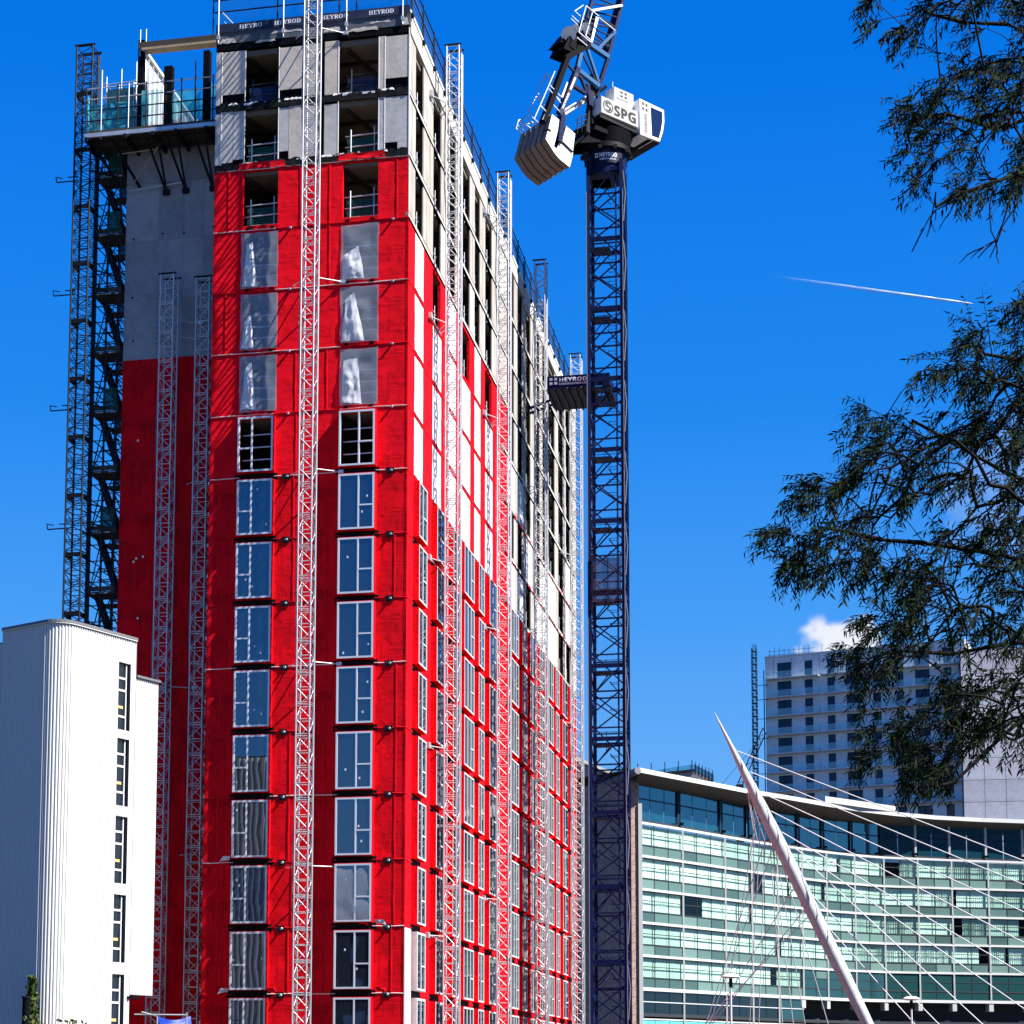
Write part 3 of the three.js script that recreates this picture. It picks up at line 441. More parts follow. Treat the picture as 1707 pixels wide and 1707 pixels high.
{
  // cantilevered working deck round the top of the core
  const t = towerThing('working_deck', 'cantilevered scaffold deck with blue nets round the top of the concrete core', 'scaffold', V(-13, 47.2, -2.5));
  part('deck_board', boxG(-16.35, -9.5, 47.3, 47.42, -1.75, -.75), M.timberDark, t); part('deck_board', boxG(-16.35, -9.5, 47.3, 47.42, -2.8, -1.77), M.timberDark, t); part('deck_board', boxG(-16.35, -14.95, 47.3, 47.42, -8.5, -2.82), M.timberDark, t);
  for (const z of [-.75, -1.6, -2.4]) part('deck_beam', boxG(-16.4, -9.5, 47.08, 47.28, z - .05, z + .05), z === -.75 ? M.galv : M.timberDark, t);
  for (const x of [-16.3, -14.3, -12.9, -11.7, -10.2]) part('deck_beam', boxG(x - .06, x + .06, 46.86, 47.06, -3, -.6), M.darkSteel, t);
  for (const x of [-12.85, -11.85, -10.45]) { part('bracket', new MB().bar(V(x - .45, 46.9, -.9), V(x, 44.9, -2.45), .09).bar(V(x + .1, 46.9, -.9), V(x + .03, 44.9, -2.45), .09).box(x - .14, x + .2, 44.7, 44.95, -2.5, -2.36).geo(), M.darkSteel, t); }
  for (const x of [-16.1, -15.1]) part('bracket', barG(V(x, 47, -.9), V(x + .9, 45.2, -2.45), .1), M.darkSteel, t);
  part('brace', tubeG(V(-14.6, 45.2, -2.3), V(-12.7, 46.7, -1.2), .035, 6), M.timber, t); part('brace', tubeG(V(-14.8, 45.0, -2.3), V(-12.0, 45.2, -2.3), .03, 6), M.galv, t); part('brace', tubeG(V(-15.0, 46.5, -1.5), V(-13, 46.6, -1.5), .035, 6), M.timber, t);
  for (const y of [47.95, 48.5, 49.05, 49.6]) part('rail', tubeG(V(-16.4, y, -.8), V(-9.55, y + .02, -.8), .03, 6), y > 49 ? M.galv : M.darkSteel, t);
  for (const y of [47.95, 48.5, 49.05]) part('rail', tubeG(V(-16.4, y, -.8), V(-16.4, y, -8.4), .03, 6), M.galv, t);
  for (const x of [-16.38, -15.6, -14.75, -14.2, -13.3, -12.3, -11.5, -10.8, -9.9]) part('post', tubeG(V(x, 47.0, -.78), V(x, x === -15.6 || x === -10.8 ? 50.5 : 49.7, -.78), .034, 6), x === -15.6 || x === -14.2 ? M.galv : M.darkSteel, t);
  const net = (x0, x1, y0, y1, z) => part('net_panel', sheetG(V(x0, y0, z), V(x1, y0, z), V(x1, y1, z), V(x0, y1, z), 8, 6, (p, s, u) => { p.z += .12 * (vnoise(s * 4 + x0, u * 3, 5, 99) - .5); }), M.netBlue, t);
  net(-16.3, -14.4, 47.45, 48.9, -.95); net(-13.7, -12.7, 47.45, 49.5, -1.2); net(-12.1, -10.7, 47.45, 49.3, -1.2); net(-16.35, -14.3, 47.45, 49.5, -2.2); net(-16.3, -15.3, 47.45, 49.4, -3.4); net(-13.2, -10.7, 47.5, 49.6, -2.6); net(-10.6, -9.6, 47.5, 50.2, -2.4); net(-13.0, -10.9, 47.5, 49.9, -6.5);
  part('net_panel', boxG(-16.42, -16.41, 47.45, 49.4, -8, -1), M.netBlue, t);
  for (let i = 0; i < 6; i++) part('brace', tubeG(V(-16.2 + i * 1.1, 47.5, -2.4 - R(0, 2)), V(-15.2 + i * 1.1, 49.4, -2.2 - R(0, 2)), .03, 5), M.galv, t);
  // the shutters of the last wall lift
  const s = towerThing('wall_shutter', 'tall white ribbed wall shutter with a long top beam standing on the working deck', 'formwork', V(-13.9, 47.42, -2.4));
  part('panel', boxG(-14.02, -13.94, 47.42, 51.9, -10, -1.9), M.white, s); for (let z = 2.4; z < 10; z += .62) part('rib', boxG(-13.93, -13.84, 47.5, 51.8, -z - .05, -z + .05), M.galv, s);
  part('soldier', boxG(-14.12, -13.82, 47.42, 52.4, -1.88, -1.65), M.black, s); part('soldier', boxG(-12.62, -12.2, 47.42, 50.7, -1.6, -1.3), M.black, s); part('soldier', boxG(-10.62, -10.3, 47.42, 51.3, -1.6, -1.3), M.black, s);
  part('top_beam', boxG(-14.1, -9.5, 51.9, 52.22, -1.9, -1.55), M.timberDark, s); part('top_beam', boxG(-13.9, -9.5, 51.78, 51.9, -1.95, -1.5), M.timber, s); part('waler', barG(V(-13.86, 51.95, -1.9), V(-13.86, 51.95, -9.9), .14), M.white, s);
  for (const x of [-14.0, -13.7]) part('prop', tubeG(V(x, 51.5, -1.6), V(x, 52.9, -1.6), .03, 5), M.galv, s);
  const u = towerThing('net_scaffold', 'small green netted scaffold poking above the working deck beside the hoist', 'scaffold', V(-16.2, 47.4, -5.5));
  for (const x of [-17.0, -16.2, -15.4, -14.9]) for (const z of [-4.6, -6.2]) part('standard', tubeG(V(x, 47.4, z), V(x, 52.4 + .8 * rnd(), z), .035, 6), M.galv, u);
  for (const y of [49.6, 50.4, 51.3, 52]) part('ledger', new MB().tube(V(-17.2, y, -4.6), V(-14.6, y + .04, -4.6), .03, 5).tube(V(-17.2, y, -6.2), V(-14.6, y, -6.2), .03, 5).tube(V(-17, y, -4.4), V(-17, y, -6.4), .03, 5).tube(V(-15.4, y, -4.4), V(-15.4, y, -6.4), .03, 5).geo(), M.galv, u);
  part('net_panel', boxG(-16.95, -15.4, 49.3, 51.7, -4.56, -4.55), M.netGreen, u); part('net_panel', boxG(-16.95, -15.4, 49.3, 51.7, -6.26, -6.25), M.netGreen, u);
  part('brace', tubeG(V(-15.2, 49.5, -4.55), V(-14.5, 51.8, -4.5), .03, 5), M.galv, u); part('brace', tubeG(V(-14.6, 49.8, -4.5), V(-15.4, 51.9, -4.5), .03, 5), M.galv, u);
}
// ───────────── the luffing tower crane ─────────────
const CR = V(5.85, 0, -109.5), BD = V(.79, 0, -.613).normalize(), LD = V(.613, 0, .79).normalize();   // its axis; the jib's heading; sideways, towards the sun
{
  const crane = worldThing('tower_crane', 'dark blue luffing tower crane with white counterweight slabs and lettered white cab', 'crane', CR);
  const a = 1.02, HT = 57.5, H = 4.42, c0 = Math.cos(PHI), s0 = Math.sin(PHI);
  const L = (x, y, z) => V(CR.x + x * c0 + z * s0, y, CR.z - x * s0 + z * c0);
  const corners = [[-a, a], [a, a], [a, -a], [-a, -a]], blue = M.craneBlue;
  for (const [x, z] of corners) part('chord', barG(L(x, 0, z), L(x, HT, z), .21, .21, V(0, 0, 1)), blue, crane);
  for (const [x, z] of corners.slice(0, 2)) part('ladder_edge', tubeG(L(x * 1.09, 0, z * 1.13), L(x * 1.09, HT - 2, z * 1.13), .022, 5), M.cableGrey, crane);
  for (let y = HT - .6; y > 0; y -= H) {
    const m = new MB();
    for (let i = 0; i < 4; i++) {
      const p = corners[i], q = corners[(i + 1) % 4], P = (s, v) => L(p[0] + (q[0] - p[0]) * s, y - v, p[1] + (q[1] - p[1]) * s);
      m.bar(P(0, 0), P(1, 0), .16, .24); m.bar(P(0, 1.55), P(1, 1.55), .09); m.bar(P(0, 3.75), P(1, 3.75), .08);
      const w = .075; i % 2 ? m.bar(P(1, .1), P(0, 1.55), w).bar(P(0, 1.55), P(1, 3.7), w).bar(P(1, 1.55), P(0, 3.0), w) : m.bar(P(0, -.9), P(1, 1.2), w).bar(P(1, 1.35), P(0, 3.0), w).bar(P(0, 2.0), P(1, 3.5), w).bar(P(0, 1.95), P(.55, .55), w * .8);
    }
    m.build('mast_section', blue, crane);
    const f = new MB(); f.add(polyG([L(-.9, y - .2, .2), L(.2, y - .2, .2), L(.2, y - .2, -.9), L(-.9, y - .2, -.9)], V(0, .06, 0))); part('landing', f.geo(), M.navy, crane);
    const r = new MB(); for (const v of [.35, .75, 1.15]) r.tube(L(-.85, y - .4 + v, -.85), L(.85, y - .4 + v, -.85), .022, 5); for (const u of [-.3, .5]) r.tube(L(u, y - .4, -.85), L(u, y + .8, -.85), .022, 5); r.build('landing_rail', M.navy, crane);
    const d = new MB(); for (const z of [.25, .7]) d.tube(L(.62, y - H, z), L(.62, y + .3, z), .03, 5); for (let v = .2; v < H; v += .3) d.tube(L(.62, y - v, .25), L(.62, y - v, .7), .018, 4); for (let v = 1; v < 3.4; v += .8) { d.tube(L(.62, y - v, .25), L(.15, y - v, .2), .018, 4).tube(L(.15, y - v, .2), L(.15, y - v, .75), .018, 4).tube(L(.15, y - v, .75), L(.62, y - v, .7), .018, 4); } d.build('ladder', M.navy, crane);
    const k = new MB(); k.bar(L(a + .12, y - .2, a + .05), L(a + .26, y - 1.6, a), .05).bar(L(a + .26, y - 1.6, a), L(a + .14, y - 3.4, a + .05), .05); k.build('cable', M.cableGrey, crane);
  }
  // a wire cage round the mast low down and the collar platform that ties it to the block
  { const b = new MB(), y0 = 29.6; for (const v of [0, .9, 2.0, 3.0]) b.bar(L(-.85, y0 + v, 1.2), L(.85, y0 + v, 1.2), .06); for (const u of [-.85, .1, .85]) b.bar(L(u, y0 - .4, 1.2), L(u, y0 + 3, 1.2), .06); b.build('cage', M.darkSteel, crane); const q = new MB(); q.add(polyG([L(-.8, y0 + .2, 1.15), L(.8, y0 + .2, 1.15), L(.8, y0 + 2.9, 1.15), L(-.8, y0 + 2.9, 1.15)], V(0, 0, .02))); q.build('cage_mesh', M.netGreen, crane).material = std(lin(.05, .05, .10), .8, { transparent: true, opacity: .5, specularIntensity: .1 }); }
  const tie = worldThing('tie_platform', 'navy lettered platform tying the blue crane mast to the tower block', 'platform', CR.clone().setY(41));
  const pz = EZA, fc = toLocal(CR).z + .45, top = onZ(912, 628, fc), bot = onZ(912, 648, fc), rt = onZ(1016, 628, fc), yT = top.y, yB = bot.y, xl = top.x, xr = rt.x, tp = (x, y, z) => toWorld(V(x, y, z));
  part('front_panel', polyG([tp(xl, yB, fc), tp(xr, yB, fc), tp(xr, yT, fc), tp(xl, yT, fc)], EZA.clone().multiplyScalar(-.08)), M.navy, tie);
  part('back_panel', polyG([tp(xl, yB, fc - 3.7), tp(xr, yB, fc - 3.7), tp(xr, yT, fc - 3.7), tp(xl, yT, fc - 3.7)], EZA.clone().multiplyScalar(-.08)), M.navy, tie);
  part('end_panel', polyG([tp(xr, yB, fc - .08), tp(xr, yB, fc - 3.7), tp(xr, yT, fc - 3.7), tp(xr, yT, fc - .08)], EXA.clone().multiplyScalar(-.06)), M.navy, tie);
  for (let i = 0; i < 9; i++) { const u0 = xl + (xr - xl) * i / 9, u1 = xl + (xr - xl) * (i + 1) / 9; if (i === 7) continue; part('deck_plank', polyG([tp(u0 + .03, yB - .02, fc - .1), tp(u1 - .07, yB - .02, fc - .1), tp(u1 - .07, yB - .02, fc - 3.68), tp(u0 + .03, yB - .02, fc - 3.68)], V(0, .06 + .01 * (i % 2), 0)), M.darkSteel, tie); part('deck_joist', barG(tp(u0, yB - .07, fc - .1), tp(u0, yB - .07, fc - 3.7), .08, .14), M.navy, tie); }
  for (const z of [fc - 2.6, fc - 3.4]) part('tie_bar', tubeG(tp(.05, yB + .35, z - 1.5), tp(xl + .1, yB + .35, z), .09, 8), M.navy, tie);
  const sq = (x, X, Y, s) => x.fillRect(X, Y, s, s);
  const sign = canvas(1024, 300, (x, w, h) => { x.fillStyle = '#0a1444'; x.fillRect(0, 0, w, h); x.fillStyle = '#eef1fb'; for (const [i, j] of [[0, 0], [1, 0], [0, 1], [1, 1]]) sq(x, 40 + i * 112, 40 + j * 116, 74); x.font = 'bold 150px sans-serif'; x.textBaseline = 'middle'; x.save(); x.translate(262, 108); x.scale(690 / x.measureText('HEYROD').width, 1); x.fillText('HEYROD', 0, 0); x.restore(); x.font = 'bold 76px sans-serif'; x.save(); x.translate(262, 222); x.scale(690 / x.measureText('CONSTRUCTION LTD').width, 1); x.fillText('CONSTRUCTION LTD', 0, 0); x.restore(); });
  const sw = onZ(984, 640, fc).x; part('name_sign', sheetG(tp(xl + .05, yB + .06, fc + .02), tp(sw, yB + .06, fc + .02), tp(sw, yT - .02, fc + .02), tp(xl + .05, yT - .02, fc + .02)), std(lin(1, 1, 1), .6, { map: sign, specularIntensity: .1 }), tie);

  // slewing part. px(x, y, side): a point seen at x, y in the photograph, on the upright plane of the jib that lies `side` metres towards the sun
  const px = (x, y, side) => onPlane(x, y, CR.clone().addScaledVector(LD, side), LD);
  const zo = (X, Y, side) => px(850 + X / 8.533, 120 + Y / 8.533, side), zc2 = (X, Y, side) => px(970 + X / 10.667, 130 + Y / 10.667, side), za = (X, Y, side) => px(820 + X / 5.334, Y / 5.334, side), zt = (X, Y, side) => px(940 + X / 10.667, Y / 10.667, side);
  const back = (d) => LD.clone().multiplyScalar(-d);
  { const y0 = HT - .3; const g = new THREE.CylinderGeometry(1.28, 1.14, 1.5, 24); g.translate(CR.x, y0 + .25, CR.z); part('slewing_collar', g, M.navy, crane);
    const r = new THREE.CylinderGeometry(1.5, 1.5, .3, 28); r.translate(CR.x, y0 + 1.15, CR.z); part('slewing_ring', r, M.darkSteel, crane);
    const t = canvas(512, 128, (x, w, h) => { x.fillStyle = '#050b2a'; x.fillRect(0, 0, w, h); x.fillStyle = '#dfe4f4'; x.font = 'bold 58px sans-serif'; x.textBaseline = 'middle'; x.fillText('HEYROD', 150, 50); for (const [i, j] of [[0, 0], [1, 0], [0, 1], [1, 1]]) x.fillRect(92 + i * 26, 26 + j * 26, 18, 18); x.font = 'bold 22px sans-serif'; x.fillText('CONSTRUCTION LTD', 152, 92); });
    const g2 = new THREE.CylinderGeometry(1.31, 1.25, .8, 24, 1, true, -1.0, 2.0); g2.translate(CR.x, y0 + .45, CR.z); part('name_band', g2, std(lin(1, 1, 1), .5, { map: t, side: THREE.DoubleSide }), crane);
    for (let i = 0; i < 10; i++) { const an = i / 10 * 6.283, q = new THREE.BoxGeometry(.22, .22, .22); q.translate(CR.x + 1.5 * Math.cos(an), y0 + .95, CR.z + 1.5 * Math.sin(an)); if (i < 10) part('ring_bolt', q, M.darkSteel, crane); } }
  // deck, machinery boxes and cab
  const deckPts = [zc2(20, 1010, 1.45), zc2(340, 640, 1.45), zc2(1040, 985, 1.45), zc2(1390, 1130, 1.45), zc2(1385, 1165, 1.45), zc2(1030, 1030, 1.45), zc2(360, 720, 1.45), zc2(180, 960, 1.45), zc2(30, 1080, 1.45)];
  part('deck', polyG([zc2(330, 640, 1.45), zc2(1390, 1135, 1.45), zc2(1388, 1168, 1.45), zc2(330, 690, 1.45)], back(2.7)), M.darkSteel, crane);
  part('deck', polyG([zc2(250, 830, 1.2), zc2(900, 1120, 1.2), zc2(880, 1160, 1.2), zc2(220, 900, 1.2)], back(2.2)), M.black, crane);
  for (let i = 0; i < 5; i++) part('deck_rib', polyG([zc2(430 + i * 175, 700 + i * 82, 1.4), zc2(540 + i * 175, 751 + i * 82, 1.4), zc2(540 + i * 175, 790 + i * 82, 1.4), zc2(430 + i * 175, 740 + i * 82, 1.4)], back(2.6)), M.black, crane);
  { const g = new THREE.CylinderGeometry(1.6, 1.4, .95, 26); g.translate(CR.x, HT + 1.45, CR.z); part('turntable', g, M.black, crane); const p = [zc2(-40, 1150, .9), zc2(180, 960, .9), zc2(330, 700, .9), zc2(900, 960, .9), zc2(900, 1120, .9)]; part('deck_beam', polyG(p, back(.2)), M.black, crane); part('deck_beam', polyG(p.map((q) => q.clone().add(back(1.8))), back(.2)), M.black, crane);
    part('side_platform', polyG([zc2(-150, 1190, 1.1), zc2(40, 1010, 1.1), zc2(40, 1045, 1.1), zc2(-150, 1225, 1.1)], back(2.0)), M.black, crane); }
  const spg = canvas(1024, 380, (x, w, h) => { x.fillStyle = '#f4f5f6'; x.fillRect(0, 0, w, h); x.strokeStyle = x.fillStyle = '#101114'; x.lineWidth = 26; x.beginPath(); x.arc(185, 190, 128, 0, 7); x.stroke(); x.lineWidth = 30; x.lineCap = 'round';
    x.beginPath(); x.arc(200, 150, 52, 5.6, 2.4, true); x.lineTo(228, 204); x.arc(178, 232, 52, 5.5, 2.4); x.stroke(); x.lineWidth = 20; x.beginPath(); x.moveTo(108, 200); x.quadraticCurveTo(100, 130, 160, 92); x.stroke(); x.beginPath(); x.moveTo(262, 184); x.quadraticCurveTo(272, 250, 212, 290); x.stroke();
    x.font = 'bold 330px sans-serif'; x.textBaseline = 'middle'; x.save(); x.translate(345, 205); x.scale(640 / x.measureText('SPG').width, 1); x.fillText('SPG', 0, 0); x.lineWidth = 14; x.lineJoin = 'round'; x.strokeText('SPG', 0, 0); x.restore(); });
  const quad = (f, p, side) => p.map(([x, y]) => f(x, y, side));
  const box1 = quad(zc2, [[345, 605], [1000, 885], [990, 605], [345, 315]], 1.5); part('machinery_box', polyG([...box1], back(1.1)), M.white, crane);
  { const o = LD.clone().multiplyScalar(.012), p = box1.map((q) => q.clone().add(o)); part('name_panel', sheetG(p[0], p[1], p[2], p[3]), std(lin(.36, .36, .36), .6, { map: spg }), crane); }
  const up = canvas(512, 512, (x, w, h) => { x.fillStyle = '#f2f3f5'; x.fillRect(0, 0, w, h); x.fillStyle = '#1c2350'; for (const [i, j] of [[0, 0], [1, 0], [0, 1], [1, 1]]) x.fillRect(165 + i * 110, 70 + j * 125, 62, 66); x.font = 'bold 76px sans-serif'; x.textBaseline = 'middle'; x.fillText('HEYROD', 58, 352); });
  const box2 = quad(zc2, [[570, 420], [918, 570], [915, 300], [570, 150]], 1.15); part('control_cabinet', polyG(box2, back(.8)), M.white, crane);
  { const o = LD.clone().multiplyScalar(.012), p = box2.map((q) => q.clone().add(o)); part('name_panel', sheetG(p[0], p[1], p[2], p[3]), std(lin(.36, .36, .36), .6, { map: up }), crane); }
  const cab = part('cab', polyG(quad(zc2, [[1040, 1000], [1385, 1130], [1440, 960], [1465, 790], [1458, 572], [1025, 365]], 1.6), back(1.5)), M.white, crane);
  part('cab_window', polyG(quad(zc2, [[1250, 1020], [1372, 1068], [1408, 930], [1430, 790], [1432, 607], [1225, 515]], 1.62), back(.03)), towerGlass, cab);
  { const p = quad(zc2, [[1392, 1120], [1440, 960], [1468, 790], [1462, 600]], 1.5), n = BD.clone().multiplyScalar(.03); for (let i = 0; i < 3; i++) part('cab_window', polyG([p[i].clone().add(n), p[i + 1].clone().add(n), p[i + 1].clone().add(n).add(back(1.3)), p[i].clone().add(n).add(back(1.3))], BD.clone().multiplyScalar(.02)), towerGlass, cab); }
  const vt = canvas(256, 1024, (x, w, h) => { x.fillStyle = '#f2f3f5'; x.fillRect(0, 0, w, h); x.fillStyle = '#1c2350'; for (const [i, j] of [[0, 0], [1, 0], [0, 1], [1, 1]]) x.fillRect(58 + i * 100, 40 + j * 150, 52, 78); x.font = 'bold 92px sans-serif'; x.textBaseline = 'middle'; x.translate(150, 352); x.rotate(Math.PI / 2); x.scale(600 / x.measureText('HEYROD').width, .95); x.fillText('HEYROD', 0, 0); });
  { const p = quad(zc2, [[1050, 985], [1200, 1045], [1190, 462], [1034, 385]], 1.612); part('name_panel', sheetG(p[0], p[1], p[2], p[3]), std(lin(.36, .36, .36), .6, { map: vt }), cab); }
  part('antenna', tubeG(zc2(548, 380, .8), zc2(545, 70, .8), .03, 5), M.galv, crane);
  { const b = new MB(); for (let i = 0; i < 3; i++) b.tube(zc2(-90, 720 + i * 95, 1.3), zc2(90, 640 + i * 95, 1.3), .03, 5); for (let i = 0; i < 3; i++) b.tube(zc2(-80 + i * 80, 720 - i * 36, 1.3), zc2(-80 + i * 80, 1000 - i * 36, 1.3), .03, 5); b.build('deck_rail', M.darkSteel, crane); }
  // tower head: two side frames
  const spine = (s) => {
    part('head_column', barG(zc2(90, 980, s), zc2(200, -60, s), .30), M.darkSteel, crane); part('head_column', barG(zc2(320, 620, s), zc2(250, 80, s), .22), blue, crane);
    part('head_brace', barG(zc2(100, 900, s), zc2(310, 420, s), .10), blue, crane); part('head_brace', barG(zc2(140, 380, s), zc2(310, 620, s), .10), blue, crane); part('head_brace', barG(zc2(150, 300, s), zc2(270, 300, s), .12), blue, crane);
  };
  spine(.7); spine(-.7);
  for (let i = 0; i < 7; i++) part('head_fitting', barG(zc2(130 + 22 * (i % 3), 420 + i * 60, .8), zc2(150 + 22 * (i % 3), 500 + i * 62, .8), .09), i % 2 ? M.galv : M.sticker, crane);
  // counter arm, jib foot and jib: lattice girders with a near and a far side
  const E1 = [755, 620], E2 = [950, 770];
  for (const s of [.95, -.95]) {
    part('counter_arm', barG(za(452, 1090, s), za(665, 520, s), .42, .3), M.black, crane); part('counter_arm', barG(za(600, 1010, s), za(760, 610, s), .36, .3), blue, crane);
    const p = (A, B, w, m = M.craneLight) => part('foot_beam', barG(za(...A, s), za(...B, s), w), m, crane);
    p(E1, E2, .26); p([755, 620], [790, 470], .24); p([848, 435], [950, 740], .16); p([865, 395], [1035, 512], .28); p([1035, 512], [950, 770], .22, blue); p([940, 440], [1095, 280], .18); p([800, 470], [945, 760], .10, blue); p([770, 640], [900, 960], .16, blue); p([850, 750], [870, 940], .22, blue); p([720, 760], [830, 830], .2, blue);
    p([650, 520], [865, 400], .3, M.black); p([660, 560], [790, 700], .12, blue);
  }
  for (const [A, w] of [[[665, 520], .2], [[755, 620], .2], [[865, 395], .2], [[1035, 512], .24], [[452, 1090], .2], [[600, 1010], .2], [[950, 770], .2]]) part('cross_beam', barG(za(...A, .95), za(...A, -.95), w), blue, crane);
  { const J = [[[790, 345], [910, -60]], [[1030, 505], [1175, -60]]], n = 8, ext = (q, t) => [q[0][0] + (q[1][0] - q[0][0]) * t, q[0][1] + (q[1][1] - q[0][1]) * t];
    for (const s of [.75, -.75]) { for (const q of J) part('jib_chord', barG(za(...q[0], s), za(...ext(q, 2.6), s), .2), blue, crane);
      const m = new MB(); for (let i = 0; i < 2 * n; i++) { const a0 = i * .155, a1 = a0 + .155; m.bar(za(...ext(J[i % 2], a0), s), za(...ext(J[(i + 1) % 2], a1), s), .09); m.bar(za(...ext(J[0], a0), s), za(...ext(J[1], a0), s), .07); } m.build('jib_lacing', blue, crane); }
    for (const q of J) { const m = new MB(); for (let i = 0; i < 2 * n; i++) m.bar(za(...ext(q, i * .155), i % 2 ? .75 : -.75), za(...ext(q, (i + 1) * .155), i % 2 ? -.75 : .75), .08); m.build('jib_lacing', blue, crane); }
    part('jib_walkway', barG(za(1000, 470, 0), za(1000 + 165 * 1.6, 470 - 575 * 1.6, 0), .55, .12), M.navy, crane); }
  for (const [A, B] of [[[0, 0], [0, 0]]]) { part('top_tie', barG(zt(490, 195, .95), zt(1030, 100, .95), .14), M.sticker, crane); part('cabinet', polyG([zt(470, 760, .8), zt(500, 790, .8), zt(620, 320, .8), zt(575, 290, .8)], back(1.5)), M.white, crane); part('cabinet', polyG([zt(400, 740, .7), zt(468, 770, .7), zt(570, 300, .7), zt(490, 240, .7)], back(1.3)), M.darkSteel, crane); }  // cabinet split by colour: white for its lit side, dark for its shaded side
  { const drum = (X, Y, r, d, s0 = .9) => { part('winch_drum', tubeG(zt(X, Y, s0), zt(X, Y, s0 - d), r, 18), M.darkSteel, crane); part('winch_flange', tubeG(zt(X, Y, s0 + .06), zt(X, Y, s0), r * 1.15, 18), M.white, crane); };
    drum(375, 505, .3, 1.4); drum(205, 505, .22, 1.3, .6); drum(85, 610, .40, 1.6, .5); part('winch_frame', polyG([zt(-60, 740, .3), zt(260, 820, .3), zt(330, 640, .3), zt(120, 520, .3)], back(1.2)), M.black, crane); part('winch_frame', polyG([zt(0, 860, .6), zt(250, 960, .6), zt(420, 800, .6), zt(250, 620, .6), zt(100, 640, .6)], back(1.4)), M.black, crane); }
  // walkway rails up the counter arm
  { const rail = (A, B, s) => part('walkway_rail', tubeG(zo(...A, s), zo(...B, s), .034, 5), M.sticker, crane), dk = (A, B, s, t) => part('walkway_rail', tubeG(zo(...A, s), zo(...B, t), .03, 5), M.galv, crane);
    rail([345, 670], [640, -10], 1.1); rail([465, 680], [755, 20], 1.1); rail([260, 600], [375, 345], -1.2); rail([385, 305], [480, 105], -1.2); rail([480, 80], [520, 40], -1.2);
    for (const [A, B] of [[[570, 190], [720, 350]], [[545, 240], [710, 405]], [[440, 480], [565, 625]], [[580, 430], [740, 600]], [[630, 320], [720, 440]], [[430, 480], [560, 610]]]) rail(A, B, 1.1);
    for (const [A, B] of [[[265, 600], [400, 720]], [[385, 350], [520, 500]], [[395, 305], [530, 430]], [[490, 70], [640, 190]], [[510, 20], [680, 150]]]) rail(A, B, -1.0);
    for (const [A, B] of [[[80, 800], [180, 870]], [[110, 760], [210, 840]], [[130, 700], [240, 820]], [[225, 640], [370, 760]], [[145, 690], [295, 800]]]) rail(A, B, -1.6); dk([120, 690], [225, 640], -1.6, -1.6); dk([90, 800], [120, 690], -1.6, -1.6); dk([215, 760], [310, 715], -1.3, -1.3);
    for (const [X, Y] of [[200, 205], [140, 280], [125, 335]]) part('walkway_rail', tubeG(zt(X, Y, .2), zt(X + 180, Y + 170, .2), .035, 5), M.sticker, crane);
    for (const [A, B] of [[[395, 105], [265, 575]], [[505, 225], [385, 640]], [[395, 105], [620, 290]], [[620, 310], [915, 545]], [[265, 575], [470, 750]], [[190, 200], [345, 95]], [[390, 640], [480, 715]], [[230, 665], [410, 815]]]) part('walkway_rail', tubeG(zt(...A, 1.15), zt(...B, 1.15), .036, 5), M.sticker, crane); }
  part('luffing_cylinder', tubeG(zo(770, 600, .35), zc2(270, 270, .35), .13, 10), M.white, crane); part('luffing_cylinder', tubeG(zo(745, 560, .6), zc2(250, 225, .6), .05, 8), M.sticker, crane); part('piston_rod', tubeG(zc2(260, 280, .35), zc2(430, 150, .35), .10, 8), M.black, crane);
  part('counter_pin', barG(zo(735, 640, 1.5), zo(690, 1010, 1.5), .42, .3), blue, crane); part('counter_pin', polyG([zo(640, 1030, 1.2), zo(690, 990, 1.2), zo(770, 610, 1.2), zo(715, 600, 1.2)], back(2.4)), M.craneBlue, crane);
  { const arm = canvas(512, 64, (x, w, h) => { x.fillStyle = '#07103a'; x.fillRect(0, 0, w, h); x.fillStyle = '#e8ebf5'; x.font = 'bold 50px sans-serif'; x.textBaseline = 'middle'; x.fillText('HEYROD', 60, 34); x.fillRect(300, 14, 150, 36); });
    const A = za(598, 1000, 1.14), B = za(748, 640, 1.14), w = za(624, 1012, 1.14).sub(za(598, 1000, 1.14)); part('name_panel', sheetG(A.clone().add(w), B.clone().add(w), B, A), std(lin(1, 1, 1), .5, { map: arm, side: THREE.DoubleSide }), crane); part('arm_stripe', polyG([za(600, 870, .98), za(615, 880, .98), za(662, 745, .98), za(650, 738, .98)], LD.clone().multiplyScalar(.18)), M.sticker, crane); }
  // six counterweight slabs hung side by side; each has a slot for the pin
  const slabMats = [0, 1, 2].map((i) => std(lin(.20 + .02 * i, .145 + .015 * i, .125 + .012 * i), .85, { map: grain, bumpMap: grainBump, bumpScale: .02 }));  // brown tones put the slabs' shade into their colour
  const outline = [[598, 600], [712, 690], [706, 715], [622, 1060], [666, 1092], [700, 1005], [742, 985], [800, 770], [925, 880], [896, 1105], [893, 1180], [848, 1355], [700, 1235], [630, 1150], [505, 950], [545, 805]].map(([x, y]) => zo(x, y, 1.55));
  const T = 3.12 / 6, oc = outline.reduce((s, p) => s.add(p), V(0, 0, 0)).divideScalar(outline.length), shrink = (k, d) => outline.map((p) => p.clone().lerp(oc, k).add(back(d)));
  const sg = mergeGeometries([polyG(shrink(0, .03), back(T - .17)), polyG(shrink(.02, .005), back(.03)), polyG(shrink(.09, T - .15), back(.16))]), off0 = OFF.get(crane);
